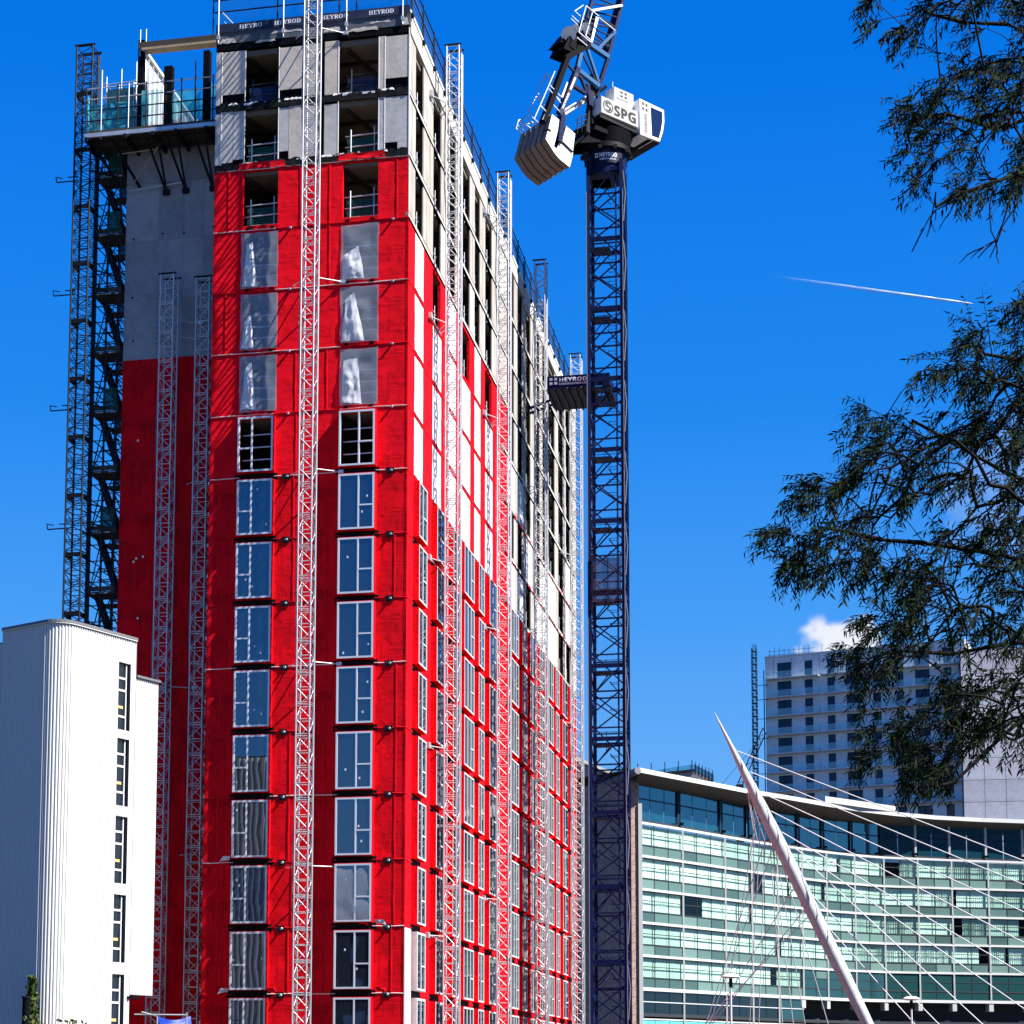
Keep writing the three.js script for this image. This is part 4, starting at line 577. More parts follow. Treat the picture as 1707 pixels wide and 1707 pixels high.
  for (let i = 0; i < 6; i++) { const m = new THREE.Mesh(sg, slabMats[i % 3]); m.name = 'counterweight_slab'; m.position.copy(back(T * i)).sub(off0).addScaledVector(BD, R(-.02, .02)); crane.add(m); if (!i) { const f = new THREE.Mesh(polyG(shrink(.004, -.012), back(.018)), M.white); f.name = 'sunlit_face'; m.add(f); } }  // white face stands for the sunlit side of the slabs
  part('slab_strap', barG(zo(545, 812, 1.58), zo(585, 840, 1.58), .07), M.black, crane); part('slab_strap', barG(zo(548, 812, 1.6), zo(175, 1030, -1.55).lerp(zo(548, 812, 1.6), 0), .08, .08), M.black, crane); part('slab_strap', barG(zo(735, 990, 1.58), zo(890, 1140, 1.58), .13, .06), M.black, crane);
}
// ───────────── white corrugated stair building ─────────────
{
  const NC = at(95, 1300, 67).setY(0), RD = V(Math.sin(33 * Math.PI / 180), 0, -Math.cos(33 * Math.PI / 180)), LF = V(-Math.sin(57 * Math.PI / 180), 0, -Math.cos(57 * Math.PI / 180));
  NC.copy(V((82 - CX) / 3103 * 67, 0, -67));
  const wb = worldThing('stair_building', 'white corrugated stair tower with slot windows and rounded corner, before the red core', 'building', NC);
  const white = std(lin(.50, .50, .485), .6, { specularIntensity: .3 }), dark = M.black;
  const W = (s, l, y) => NC.clone().addScaledVector(RD, s).addScaledVector(LF, l).setY(y);   // metres along the lit wall, along the shaded wall, height
  const nR = V(Math.cos(33 * Math.PI / 180), 0, Math.sin(33 * Math.PI / 180)), nL = V(-Math.sin(33 * Math.PI / 180), 0, Math.cos(33 * Math.PI / 180));
  
  // a strip of corrugated sheet along a plan path of [point, outward normal]
  const corr = (path, y0, y1, PITCHR = .118, AMP = .036) => { const P = [], U = [], I = []; let acc = 0;
    for (let i = 0; i + 1 < path.length; i++) { const [a, na] = path[i], [b, nb] = path[i + 1], L = a.distanceTo(b), n = Math.max(1, Math.round(L / (PITCHR / 6)));
      for (let j = 0; j <= n; j++) { if (j === 0 && i) continue; const t = j / n, s = acc + L * t, p = a.clone().lerp(b, t), nn = na.clone().lerp(nb, t).normalize(), ph = (s / PITCHR) % 1, w = ph < .35 ? 1 : ph < .5 ? 1 - (ph - .35) / .15 : ph < .85 ? 0 : (ph - .85) / .15; p.addScaledVector(nn, AMP * w); P.push(p.x, y0, p.z, p.x, y1, p.z); U.push(s, y0, s, y1); }
      acc += L; }
    const N = P.length / 6; for (let i = 0; i + 1 < N; i++) I.push(2 * i, 2 * i + 2, 2 * i + 3, 2 * i, 2 * i + 3, 2 * i + 1);
    const g = raw(P, U, I); return toCreasedNormals(g, .3); };
  const line = (s0, l0, s1, l1, n) => [[W(s0, l0, 0), n], [W(s1, l1, 0), n]];
  const h1 = 1.7 + (1791 - 1046) / 3087 * 69.2, h2 = 1.7 + (1791 - 1127) / 3087 * 71, hb = 1.7 + (1791 - 1660) / 3087 * 71, r = .75, sA = 3.92, sB = 5.15, LL = 3.05;
  const arc = (c, a0, a1, rr) => { const o = []; for (let i = 0; i <= 8; i++) { const a = a0 + (a1 - a0) * i / 8, n = nL.clone().multiplyScalar(Math.cos(a)).addScaledVector(nR, Math.sin(a)).normalize(); o.push([c.clone().addScaledVector(n, rr), n]); } return o; };
  const c1 = W(r, r, 0), u0 = 2.98, u1 = 3.62;
  const corner = arc(c1, 0, HALF, r);
  part('cladding', corr([[W(0, LL, 0), nL.clone()], [W(0, LL, 0), nL], ...[[W(0, r, 0), nL]].map(() => [c1.clone().addScaledVector(nL, r).addScaledVector(LF, LL - r), nL]), ...corner, [c1.clone().addScaledVector(nR, r).addScaledVector(RD, u0 - r), nR]].slice(2), 0, h1), white, wb);
  const q = (s, y) => c1.clone().addScaledVector(nR, r).addScaledVector(RD, s - r).setY(y), wall = (s0, s1, y0, y1) => corr([[q(s0, 0), nR], [q(s1, 0), nR]], y0, y1);
  part('cladding', wall(u1, sA, 0, h1), white, wb); part('cladding', wall(sA, sB, hb, h2), white, wb);
  part('cladding', corr([[q(sB, 0), RD.clone()], [q(sB, 0).addScaledVector(nR, -3), RD]], hb, h2), white, wb); part('cladding', corr([[q(sA, 0).addScaledVector(RD, .01), RD.clone()], [q(sA, 0).addScaledVector(nR, -3).addScaledVector(RD, .01), RD]], h2, h1), white, wb);
  part('cladding', corr([[q(sB, 0).addScaledVector(nR, -3), nR.clone().negate()], [W(.2, 3.3, 0), nR.clone().negate()]], 0, h1 - .02, .30, .09), white, wb);
  part('overhang_soffit', polyG([q(sA, hb), q(sB, hb), q(sB, hb).addScaledVector(nR, -3), q(sA, hb).addScaledVector(nR, -3)], V(0, .06, 0)), dark, wb);
  part('cladding', corr([[q(sA, 0).addScaledVector(nR, -.02), RD.clone()], [q(sA, 0).addScaledVector(nR, -3), RD]], 0, hb), white, wb);
  part('overhang_gutter', barG(q(sA - .15, hb - .1).addScaledVector(nR, .05), q(sA + .5, hb - .12).addScaledVector(nR, .05), .12, .08), dark, wb);
  // roof sheets and their dark lipped edge
  const topPath = [[c1.clone().addScaledVector(nL, r).addScaledVector(LF, LL - r), nL], ...corner, [q(sA, 0), nR]];
  { const P = topPath.map(([p, n]) => p.clone().addScaledVector(n, .06).setY(h1)); part('roof', polyG([...P, q(sA, h1).addScaledVector(nR, -3), W(.2, 3.2, h1)], V(0, .05, 0)), white, wb);
    const b = new MB(); for (let i = 0; i + 1 < P.length; i++) b.bar(P[i].clone().setY(h1 + .03), P[i + 1].clone().setY(h1 + .03), .07, .10); b.build('coping', std(lin(.13, .13, .14), .5), wb); const e = new MB(); for (let i = 0; i + 1 < P.length; i++) e.bar(P[i].clone().setY(h1 - .035), P[i + 1].clone().setY(h1 - .035), .05, .05); e.build('drip_edge', white, wb);
    part('roof', polyG([q(sA + .02, h2).addScaledVector(nR, .06), q(sB + .05, h2).addScaledVector(nR, .06), q(sB + .05, h2).addScaledVector(nR, -3), q(sA + .02, h2).addScaledVector(nR, -3)], V(0, .05, 0)), white, wb); part('coping', barG(q(sA, h2 + .02).addScaledVector(nR, .07), q(sB + .06, h2 + .02).addScaledVector(nR, .07), .07, .09), std(lin(.13, .13, .14), .5), wb); }
  part('corner_flashing', barG(c1.clone().addScaledVector(nL, r + .03).addScaledVector(RD, .02).setY(0), c1.clone().addScaledVector(nL, r + .03).addScaledVector(RD, .02).setY(h1), .07, .04), white, wb);
  // slot windows, one per landing
  let ys = [[1098, 1213], [1228, 1342], [1360, 1473], [1492, 1605], [1625, 1740]].map(([a, b]) => [1.7 + (1791 - b) / 3087 * 69.9, 1.7 + (1791 - a) / 3087 * 69.9]);
  let prev = h1; const spans = [];
  for (const [a, b] of ys) { spans.push([b, prev]); prev = a; } spans.push([0, prev]);
  for (const [a, b] of spans) if (b - a > .01) part('cladding', wall(u0, u1, a, b), white, wb);
  const inn = -.13;
  for (const [a, b] of ys) {
    const H = b - a, bar = (s0, s1, y0, y1, d0 = inn, d1 = inn + .07) => { const p = [q(s0, y0), q(s1, y0), q(s1, y1), q(s0, y1)].map((v) => v.addScaledVector(nR, d1)); return polyG(p, nR.clone().multiplyScalar(d0 - d1)); };
    const m = new MB(), vs = [.23, .41, .80].map((v) => b - H * v); for (const v of vs) m.add(bar(u0, u1 - .12, v - .035, v + .045)); m.add(bar(u1 - .16, u1 - .11, a, b));
    const w = m.build('window', white, wb); const lv = [b, ...vs, a]; for (let i = 0; i < 4; i++) part('pane', bar(u0 + .01, u1 - .17, lv[i + 1] + (i < 3 ? .05 : 0), lv[i] - (i ? .04 : 0), inn + .01, inn + .03), towerGlass, w);
    part('reveal', polyG([q(u0, a), q(u0, b), q(u0, b).addScaledVector(nR, inn), q(u0, a).addScaledVector(nR, inn)], RD.clone().multiplyScalar(-.02)), M.slate, wb); part('reveal', polyG([q(u1, a), q(u1, b), q(u1, b).addScaledVector(nR, inn), q(u1, a).addScaledVector(nR, inn)], RD.clone().multiplyScalar(.02)), M.slate, wb); part('reveal', polyG([q(u0, b), q(u1, b), q(u1, b).addScaledVector(nR, inn), q(u0, b).addScaledVector(nR, inn)], V(0, .02, 0)), M.slate, wb);
    part('backing', polyG([q(u0, a), q(u1, a), q(u1, b), q(u0, b)].map((v) => v.addScaledVector(nR, inn - .05)), nR.clone().multiplyScalar(-.03)), M.black, wb);
    part('step_light', bar(u0 + .05, u0 + .36, a + H * .32, a + H * .36, inn + .04, inn + .06), std(lin(.65, .38, .14), .7), wb);
  }
  // the long block that the stair serves, mostly left of the frame
  const ob = worldThing('office_block', 'pale corrugated block at the left edge behind the white stair tower', 'building', W(0, 4, 0));
  const o0 = W(.35, LL + .02, 0), oN = nL;
  part('cladding', corr([...arc(o0.clone().addScaledVector(LF, .45).addScaledVector(nL, -.45), HALF, 0, .45), [o0.clone().addScaledVector(LF, 16), nL]], 0, h1 - .4), white, ob);
  part('cladding', corr([[W(5.1, 3.0, 0), RD.clone()], [W(5.1, 22, 0), RD]], 0, h1 - .4, .30, .09), std(lin(.75, .74, .72), .6), ob);  // painted paler than the front, to brighten its reflection in the tower windows
  part('roof', polyG([W(.4, LL + .1, h1 - .4), W(5.1, LL + .1, h1 - .4), W(5.1, 22, h1 - .4), W(.4, 22, h1 - .4)], V(0, .08, 0)), M.slate, ob);
  // a low brick terrace left of the frame: the lowest windows of the red face mirror it
  { const tb = towerThing('brick_terrace', 'low dark brick terrace left of the frame, mirrored in the lowest red tower windows', 'building', V(-22, 0, 65)); const br = std(lin(.13, .075, .06), .9, { map: grain }); part('wall', boxG(-36, -11, 0, 13.2, 58, 72), br, tb); part('parapet', boxG(-36.1, -10.9, 13.2, 13.7, 57.9, 72.1), M.boardEdge, tb); for (let i = 0; i < 9; i++) for (let j = 0; j < 4; j++) part('window', boxG(-35 + i * 2.7, -33.7 + i * 2.7, 1.2 + j * 3.1, 2.9 + j * 3.1, 57.92, 57.98), M.boardEdge, tb); }
  // climbing plant and bush at the foot, and a dark flue
  const leaf = (() => { const g = raw([-.03, 0, 0, .03, 0, 0, .045, .05, .01, 0, .12, 0, -.045, .05, .01], [0, 0, 1, 0, 1, .5, .5, 1, 0, .5], [0, 1, 2, 0, 2, 4, 4, 2, 3]); return g; })();
  const shrub = (name, label, base, pts, stems) => { const t = worldThing(name, label, 'shrub', base), im = new THREE.InstancedMesh(leaf, std(lin(.045, .075, .02), .7, { side: THREE.DoubleSide }), pts.length), q4 = new THREE.Matrix4(), e = new THREE.Euler(), off = OFF.get(t); pts.forEach((p, i) => { q4.makeRotationFromEuler(e.set(R(-1, 1), R(0, 6.28), R(-1.5, 1.5))); const k = R(.8, 1.5); q4.scale(V(k, k, k)).setPosition(p.clone().sub(off)); im.setMatrixAt(i, q4); im.setColorAt(i, lin(R(.6, 1.3), R(.6, 1.2), R(.4, 1.0))); }); im.name = 'foliage'; im.userData.kind = 'stuff'; t.add(im); const b = new MB(); for (const [p, c] of stems) b.tube(p, c, .03, 5, .012); b.build('stem', M.timberDark, t); };
  { const base = W(.1, .55, 0).addScaledVector(nL, .5), P = []; for (let i = 0; i < 1500; i++) { const y = 5.2 * Math.pow(rnd(), .7), k = 1 - y / 5.4; P.push(base.clone().add(V(R(-.32, .32) * (.3 + k), y, R(-.3, .3) * (.3 + k)))); } shrub('climbing_plant', 'slim dark climbing plant at the shaded corner of the white stair tower', base, P, [[base.clone(), base.clone().setY(4.8)]]); }
  { const base = at(95, 1700, 62).setY(0), P = [], S = []; for (let i = 0; i < 22; i++) { const a = base.clone().add(V(R(-.9, .9), R(2.3, 3.4), R(-.5, .5))), f = base.clone().add(V((a.x - base.x) * .2, .3, 0)); S.push([f, a]); for (let j = 0; j < 60; j++) P.push(f.clone().lerp(a, R(.3, 1.05)).add(V(R(-.22, .22), R(-.16, .2), R(-.2, .2)))); } shrub('bush', 'leafy bush showing its top at the bottom left before the white wall', base, P, S); }
  const fl = worldThing('flue_pipe', 'short black flue standing by the climbing plant at the bottom left', 'pipe', at(43, 1700, 64).setY(0)); { const p = at(43, 1700, 64); part('pipe', tubeG(p.clone().setY(0), p.clone().setY(1.7 + (1791 - 1664) / 3087 * 64), .13, 10), M.black, fl); part('cap', tubeG(p.clone().setY(1.7 + (1791 - 1664) / 3087 * 64), p.clone().setY(1.76 + (1791 - 1664) / 3087 * 64), .16, 10), M.darkSteel, fl); }
  // blue sheet over scaffold tubes at the foot of the core
  const bt = worldThing('tarpaulin', 'bright blue tarpaulin hung on scaffold tubes at the foot of the red core', 'tarpaulin', at(290, 1707, 80).setY(0));
  part('sheet', sheetG(at(266, 1725, 80), at(322, 1725, 80.5), at(318, 1694, 81), at(260, 1693, 80), 10, 6, (p, s, t) => { p.y -= .18 * Math.sin(Math.PI * s) * t; p.z += .1 * vnoise(s * 6, t * 3, 9, 99); }), std(lin(.003, .03, .30), .5, { side: THREE.DoubleSide, bumpMap: wrinkle, bumpScale: .1 }), bt);
  for (const [A, B] of [[[224, 1691], [312, 1692]], [[236, 1687], [262, 1694]], [[262, 1690], [262, 1740]], [[311, 1688], [311, 1740]]]) part('tube', tubeG(at(...A, 79.9), at(...B, 79.9), .035, 6), M.galv, bt);
}
// ───────────── curved glass hotel ─────────────
{
  const YB = 24.4, band = [[1065.4, 1371], [1136.5, 1382.5], [1206.9, 1394.5], [1274.5, 1406], [1335, 1414.8], [1376, 1420.5], [1423, 1425.5], [1471.8, 1429.5], [1528.5, 1431.7], [1585, 1434], [1645.7, 1436], [1707, 1438], [1769, 1439.6]];
  const curve = new THREE.CatmullRomCurve3(band.map(([x, y]) => atHeight(x, y, YB).setY(0)), false, 'catmullrom', .5);
  // a point on the wall line, seen at column px of the photograph
  const col = (X) => { let lo = 0, hi = 1; for (let i = 0; i < 40; i++) { const m = (lo + hi) / 2, p = curve.getPoint(m), q = CX + FOC * p.x / (p.clone().setY(YB).sub(EYE).dot(FWD)); q < X ? lo = m : hi = m; } return lo; };
  const nrm = (t) => { const d = curve.getTangent(t); return V(-d.z, 0, d.x).normalize(); };
  const W = (t, y, out = 0) => curve.getPoint(t).setY(y).addScaledVector(nrm(t), out);
  const hotel = worldThing('curved_hotel', 'curved glass hotel with white curtains and a wide oversailing roof, behind the white bridge mast', 'building', W(.4, 0));
  const bayPx = [1065.4, 1136.5, 1206.9, 1251, 1294, 1335, 1376, 1423, 1472, 1528.5, 1585, 1645.7, 1707, 1765], per = [3, 3, 2, 2, 2, 2, 2, 2, 2, 2, 2, 2, 2], bt = bayPx.map(col);
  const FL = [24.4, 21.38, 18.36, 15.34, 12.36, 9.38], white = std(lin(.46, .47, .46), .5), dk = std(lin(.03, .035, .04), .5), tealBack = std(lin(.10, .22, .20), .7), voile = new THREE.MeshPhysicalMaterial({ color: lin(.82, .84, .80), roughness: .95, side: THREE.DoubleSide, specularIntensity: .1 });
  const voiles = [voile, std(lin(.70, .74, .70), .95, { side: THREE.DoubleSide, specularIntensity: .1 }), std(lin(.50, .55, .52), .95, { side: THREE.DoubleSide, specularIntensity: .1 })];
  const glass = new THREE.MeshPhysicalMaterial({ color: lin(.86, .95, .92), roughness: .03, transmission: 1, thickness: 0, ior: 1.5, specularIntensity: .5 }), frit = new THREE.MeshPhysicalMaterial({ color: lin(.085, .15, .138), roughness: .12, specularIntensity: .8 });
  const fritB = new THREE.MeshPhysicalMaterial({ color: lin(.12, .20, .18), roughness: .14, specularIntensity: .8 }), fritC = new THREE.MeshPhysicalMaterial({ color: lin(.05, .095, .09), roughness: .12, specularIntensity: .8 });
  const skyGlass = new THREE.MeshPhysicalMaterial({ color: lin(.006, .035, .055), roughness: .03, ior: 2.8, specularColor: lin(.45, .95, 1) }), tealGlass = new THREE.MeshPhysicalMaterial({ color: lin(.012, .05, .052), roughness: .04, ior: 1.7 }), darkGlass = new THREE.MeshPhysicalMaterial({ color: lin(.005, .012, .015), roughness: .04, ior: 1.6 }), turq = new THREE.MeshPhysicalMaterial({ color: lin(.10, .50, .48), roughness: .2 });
  const cell = (t0, t1, y0, y1, out, d) => polyG([W(t0, y0, out), W(t1, y0, out), W(t1, y1, out), W(t0, y1, out)], nrm((t0 + t1) / 2).multiplyScalar(-d));
  const T0 = bt[0], T1 = bt[bt.length - 1];
  const run = (name, y, h, w, out, mat, a = 0, z = bt.length - 1) => { const m = new MB(); for (let i = a; i < z; i++) for (let j = 0; j < 2; j++) { const t0 = bt[i] + (bt[i + 1] - bt[i]) * j / 2, t1 = bt[i] + (bt[i + 1] - bt[i]) * (j + 1) / 2; m.add(polyG([W(t0, y, out), W(t1, y, out), W(t1, y + h, out), W(t0, y + h, out)], nrm((t0 + t1) / 2).multiplyScalar(-w))); } return m.build(name, mat, hotel); };
  for (let f = 0; f < 5; f++) {
    const yt = FL[f], yb = FL[f + 1], h = (yt - yb) / 3, tealBay = (i) => (f === 4 && i >= 5);  // right-hand bays of the lowest glazed floor have dark teal glass
    run('floor_band', yt - .12, .22, .22, .14, white); run('floor_plate', yb - .05, .12, 4, -.6, dk);
    run('transom', yb + h - .05, .12, .08, .06, dk); run('transom', yb + 2 * h - .03, .07, .07, .05, dk);
    for (let i = 0; i < bt.length - 1; i++) {
      part('mullion', barG(W(bt[i], yb + .1, .1), W(bt[i], yt - .1, .1), .17, .16), white, hotel);
      for (let j = 0; j < per[i]; j++) {
        const t0 = bt[i] + (bt[i + 1] - bt[i]) * j / per[i], t1 = bt[i] + (bt[i + 1] - bt[i]) * (j + 1) / per[i], e = .02 * (t1 - t0);
        if (j) part('glazing_bar', barG(W(t0, yb + .1, .03), W(t0, yt - .1, .03), .07, .08), dk, hotel);
        part('spandrel_pane', cell(t0 + e, t1 - e, yb + .06, yb + h - .05, .02, .03), tealBay(i) ? tealGlass : rnd() < .4 ? frit : rnd() < .5 ? fritB : fritC, hotel);
        if (tealBay(i)) { part('glass_pane', cell(t0 + e, t1 - e, yb + h + .06, yb + 2 * h - .03, .02, .03), tealGlass, hotel); part('glass_pane', cell(t0 + e, t1 - e, yb + 2 * h + .04, yt - .16, .02, .03), i === 5 && j === 1 ? frit : tealGlass, hotel); continue; }
        part('glass_pane', cell(t0 + e, t1 - e, yb + h + .06, yb + 2 * h - .03, .02, .02), glass, hotel); part('glass_pane', cell(t0 + e, t1 - e, yb + 2 * h + .04, yt - .16, .02, .02), glass, hotel);
      }
      if (tealBay(i)) continue;
      // voile curtains, drawn to different widths
      const s0 = rnd() * 90, open = rnd(); let a = bt[i], z = bt[i + 1]; const wbay = z - a; const gaps = []; if (open < .13) a += wbay * R(.12, .3); else if (open < .22) z -= wbay * R(.12, .28); else if (open < .26) { gaps.push(.45); } else if (open < .29) { a += wbay * .5; }
      const piece = (p, q) => { const n = Math.max(8, Math.round((q - p) / wbay * 70)), fold = R(.015, .075), vm = voiles[Math.floor(rnd() * 3)]; part('curtain', sheetG(W(p, yb + .9, -.2), W(q, yb + .9, -.2), W(q, yt - .2, -.2), W(p, yt - .2, -.2), n, 1, (v, s, tt) => { const nn = nrm(p + (q - p) * s); const c = curve.getPoint(p + (q - p) * s); v.x = c.x - nn.x * .2; v.z = c.z - nn.z * .2; v.addScaledVector(nn, fold * Math.sin(s * n * 1.7 + s0) * (.4 + vnoise(s * 9 + s0, 1, 3, 999))); }), vm, hotel); };
      if (gaps.length) { piece(a, a + wbay * .45); piece(a + wbay * .53, z); } else piece(a, z);
    }
  }
  run('back_wall', 7, 17.2, .3, -2.2, std(lin(.05, .055, .055), .9)); run('floor_plate', 6.9, .3, 5, .1, dk);
  part('edge_post', barG(W(T0, 0, .1), W(T0, 26.1, .1), .5, .35), white, hotel);
  // top storey: two rows of large panes set back under the roof
  for (let i = 0; i < bt.length - 1; i++) { const n = per[i], shd = bayPx[i] > 1520;
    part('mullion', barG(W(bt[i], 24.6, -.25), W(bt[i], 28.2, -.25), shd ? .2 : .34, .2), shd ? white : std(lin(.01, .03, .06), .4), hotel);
    for (let j = 0; j < n; j++) { const t0 = bt[i] + (bt[i + 1] - bt[i]) * j / n, t1 = bt[i] + (bt[i + 1] - bt[i]) * (j + 1) / n, e = .025 * (t1 - t0); for (const [a, b] of [[24.75, 26.65], [26.75, 28.15]]) part('top_pane', cell(t0 + e, t1 - e, a, b, -.4 + R(-.012, .012), .04), skyGlass, hotel); } }
  run('sill', 24.55, .16, .6, -.1, dk); run('transom', 26.64, .12, .1, -.36, std(lin(.01, .03, .06), .4));
  for (let i = 1; i < bt.length - 1; i++) { const p = W(bt[i] - .002, 24.75, .1); part('floodlight', boxG(p.x - .18, p.x + .18, p.y, p.y + .26, p.z - .14, p.z + .14), M.black, hotel); }
  // oversailing roof: white lip, brown soffit that slopes down to the glass
  const edge = [[1066.7, 1279.7], [1113, 1289], [1175, 1301], [1244, 1314.8], [1313.6, 1326], [1376, 1337], [1432, 1346], [1493, 1353.5], [1560, 1359.5], [1635, 1363.5], [1707, 1366], [1790, 1368]].map(([x, y]) => atHeight(x, y, 28.9));
  const lip = new MB(), sof = new MB(), roof = new MB(); for (let i = 0; i + 1 < edge.length; i++) { const a = edge[i], b = edge[i + 1], ta = T0 + (T1 - T0) * i / (edge.length - 1), tb = T0 + (T1 - T0) * (i + 1) / (edge.length - 1), d = V(0, -.42, 0); lip.add(polyG([a.clone().add(d), b.clone().add(d), b, a], nrm(ta).multiplyScalar(-.3))); const o = nrm(ta).multiplyScalar(2.4), o2 = nrm(tb).multiplyScalar(2.4);
    sof.add(sheetG(W(ta, 27.9, -.6), W(tb, 27.9, -.6), b.clone().add(d), a.clone().add(d))); roof.add(sheetG(a, b, W(tb, 29.1, -14), W(ta, 29.1, -14))); }
  lip.build('roof_lip', white, hotel); sof.build('soffit', std(lin(.10, .085, .075), .8, { map: grain, side: THREE.DoubleSide }), hotel); roof.build('roof', M.slate, hotel).material.side = THREE.DoubleSide;
  { const a = edge[5].clone().setY(28.9), b = edge[7].clone().setY(28.9); part('roof_upstand', polyG([a, b, b.clone().setY(29.5), a.clone().setY(29.5)], V(0, 0, -.4)), white, hotel); }
  const cap = edge[0]; part('roof_end', tubeG(cap.clone().add(V(-.2, -.3, .2)), cap.clone().add(V(-3.0, -.6, -6)), .32, 12), std(lin(.16, .15, .17), .5), hotel);
  // brick end wall
  const brick = std(lin(.46, .30, .24), .9, { map: tex(256, (u, v) => { const r = Math.floor(v * 16), x = (u * 8 + (r % 2) * .5) % 1, y = (v * 16) % 1; const j = x < .06 || y < .14 ? .8 : 1; const k = (.8 + .35 * hash(Math.floor(u * 8 + (r % 2) * .5) % 8, r, 4)) * (j < 1 ? 1.3 : 1) * .8; return [k, k, k]; }, { rep: [.55, .62] }) });
  const e0 = W(T0, 0, .05), eD = V(-.94, 0, .34).normalize();
  part('end_wall', polyG([e0.clone().addScaledVector(eD, .05), e0.clone().addScaledVector(eD, 1.0), e0.clone().addScaledVector(eD, 1.0).setY(28.2), e0.clone().addScaledVector(eD, .05).setY(28.2)], nrm(T0).multiplyScalar(-12)), brick, hotel);
  // lower storeys: dark glass on the left, an open arcade on the right
  run('floor_band', 9.2, .3, .3, .16, white); run('floor_band', 6.6, .12, .1, .08, white, 0, 5);
  for (let i = 0; i < bt.length - 1; i++) { const arc = i >= 5;
    if (!arc) { part('mullion', barG(W(bt[i], 4, .1), W(bt[i], 9.3, .1), .22, .16), white, hotel); for (let j = 0; j < per[i]; j++) { const t0 = bt[i] + (bt[i + 1] - bt[i]) * j / per[i], t1 = bt[i] + (bt[i + 1] - bt[i]) * (j + 1) / per[i], e = .02 * (t1 - t0); part('shop_pane', cell(t0 + e, t1 - e, 6.9, 8.2, .02, .03), i === 4 ? tealGlass : darkGlass, hotel); part('shop_pane', cell(t0 + e, t1 - e, 8.26, 9.2, .02, .03), i === 4 ? tealGlass : darkGlass, hotel); part('shop_pane', cell(t0 + e, t1 - e, 4.6, 6.58, .02, .03), turq, hotel); } part('transom', barG(W(bt[i], 8.22, .06), W(bt[i + 1], 8.22, .06), .08), M.frameGrey, hotel); }
    else { part('arcade_column', tubeG(W(bt[i], 0, -1.6), W(bt[i], 7.4, -1.6), .32, 12), white, hotel); part('arcade_pier', barG(W(bt[i], 0, -3.2), W(bt[i], 9.2, -3.2), 1.4, .4), std(lin(.12, .12, .13), .8), hotel); part('beam_end', cell(bt[i] - .005, bt[i] + .005, 8.35, 9.2, .1, .8), std(lin(.35, .35, .35), .7), hotel);
      part('arcade_glass', cell(bt[i], bt[i + 1], 0, 8.6, -3.4, .05), darkGlass, hotel); part('arcade_bar', barG(W((bt[i] + bt[i + 1]) / 2, 0, -3.3), W((bt[i] + bt[i + 1]) / 2, 8.4, -3.3), .1), M.frameGrey, hotel); part('arcade_bar', barG(W(bt[i], 6.3, -3.3), W(bt[i + 1], 6.3, -3.3), .1), M.frameGrey, hotel); } }
  run('back_wall', 0, 7, .3, -6, M.inner, 0, 5);

  // unseen block added right of frame; its reflection darkens the hotel's top panes
  { const ob = worldThing('office_block', 'added grey block right of the frame, put there to darken the top hotel panes', 'building', V(122, 0, -124)); part('wall', boxG(105, 140, 0, 48, -154, -95), std(lin(.16, .16, .16), .9, { map: grain }), ob); for (let f = 0; f < 13; f++) part('window_band', boxG(104.9, 104.98, 2 + f * 3.5, 3.9 + f * 3.5, -153, -96), darkGlass, ob); }

  // brown block with recessed balconies behind the crane
  const bk = worldThing('apartment_block', 'brown brick block with dark recessed balconies, seen between the tower block and the blue crane', 'building', at(1000, 1700, 182).setY(0));
  const X = (px, d = 182) => (px - CX) / 3103 * d, Hh = (py, d = 182) => 1.7 + (1791 - py) / 3087 * d;
  part('wall', boxG(X(992), X(1052), 0, Hh(1292), -196, -182), brick, bk); part('roof_edge', polyG([V(X(940), Hh(1255), -181.6), V(X(1050), Hh(1300), -181.6), V(X(1050), Hh(1295), -181.6), V(X(940), Hh(1249), -181.6)], V(0, 0, -13)), white, bk);
  part('gable', polyG([V(X(940), Hh(1300), -182.2), V(X(996), Hh(1310), -182.2), V(X(1030), Hh(1294), -182.2), V(X(940), Hh(1256), -182.2)], V(0, 0, -10)), std(lin(.22, .22, .24), .8, { map: grain }), bk); part('roof_edge', polyG([V(X(985), Hh(1314), -181.4), V(X(1040), Hh(1296), -181.4), V(X(1040), Hh(1290), -181.4), V(X(985), Hh(1308), -181.4)], V(0, 0, -3)), std(lin(.2, .17, .15), .8), bk);
  part('wall', boxG(X(940), X(992), 0, Hh(1296), -196, -185), M.black, bk);
  for (let i = 0; i < 9; i++) { const y = Hh(1312 + i * 52.4); part('balcony_slab', boxG(X(940), X(992), y - 1.15, y - .2, -185, -182.8), std(lin(.045, .05, .065), .8), bk); const w = part('window', boxG(X(962), X(976), y - .05, y + 1.5, -182.6, -182.4), white, bk); for (let j = 0; j < 2; j++) part('pane', boxG(X(963.5 + j * 6.4), X(968 + j * 6.4), y + .08, y + 1.38, -182.4, -182.37), std(lin(.45, .46, .5), .3), w); part('balcony_rail', boxG(X(955), X(979), y - .2, y - .08, -182.7, -182.3), white, bk); }

  // roof works behind the hotel
  const rs = worldThing('roof_scaffold', 'blue netted edge scaffold on a grey plant roof behind the curved hotel', 'scaffold', at(1130, 1300, 205).setY(25));
  const q = (x, y, d = 205) => at(x, y, d); part('plant_room', polyG([q(1105, 1300), q(1190, 1300), q(1165, 1287), q(1110, 1288)].map((p) => p), V(0, 0, -6)), std(lin(.17, .17, .19), .8), rs);
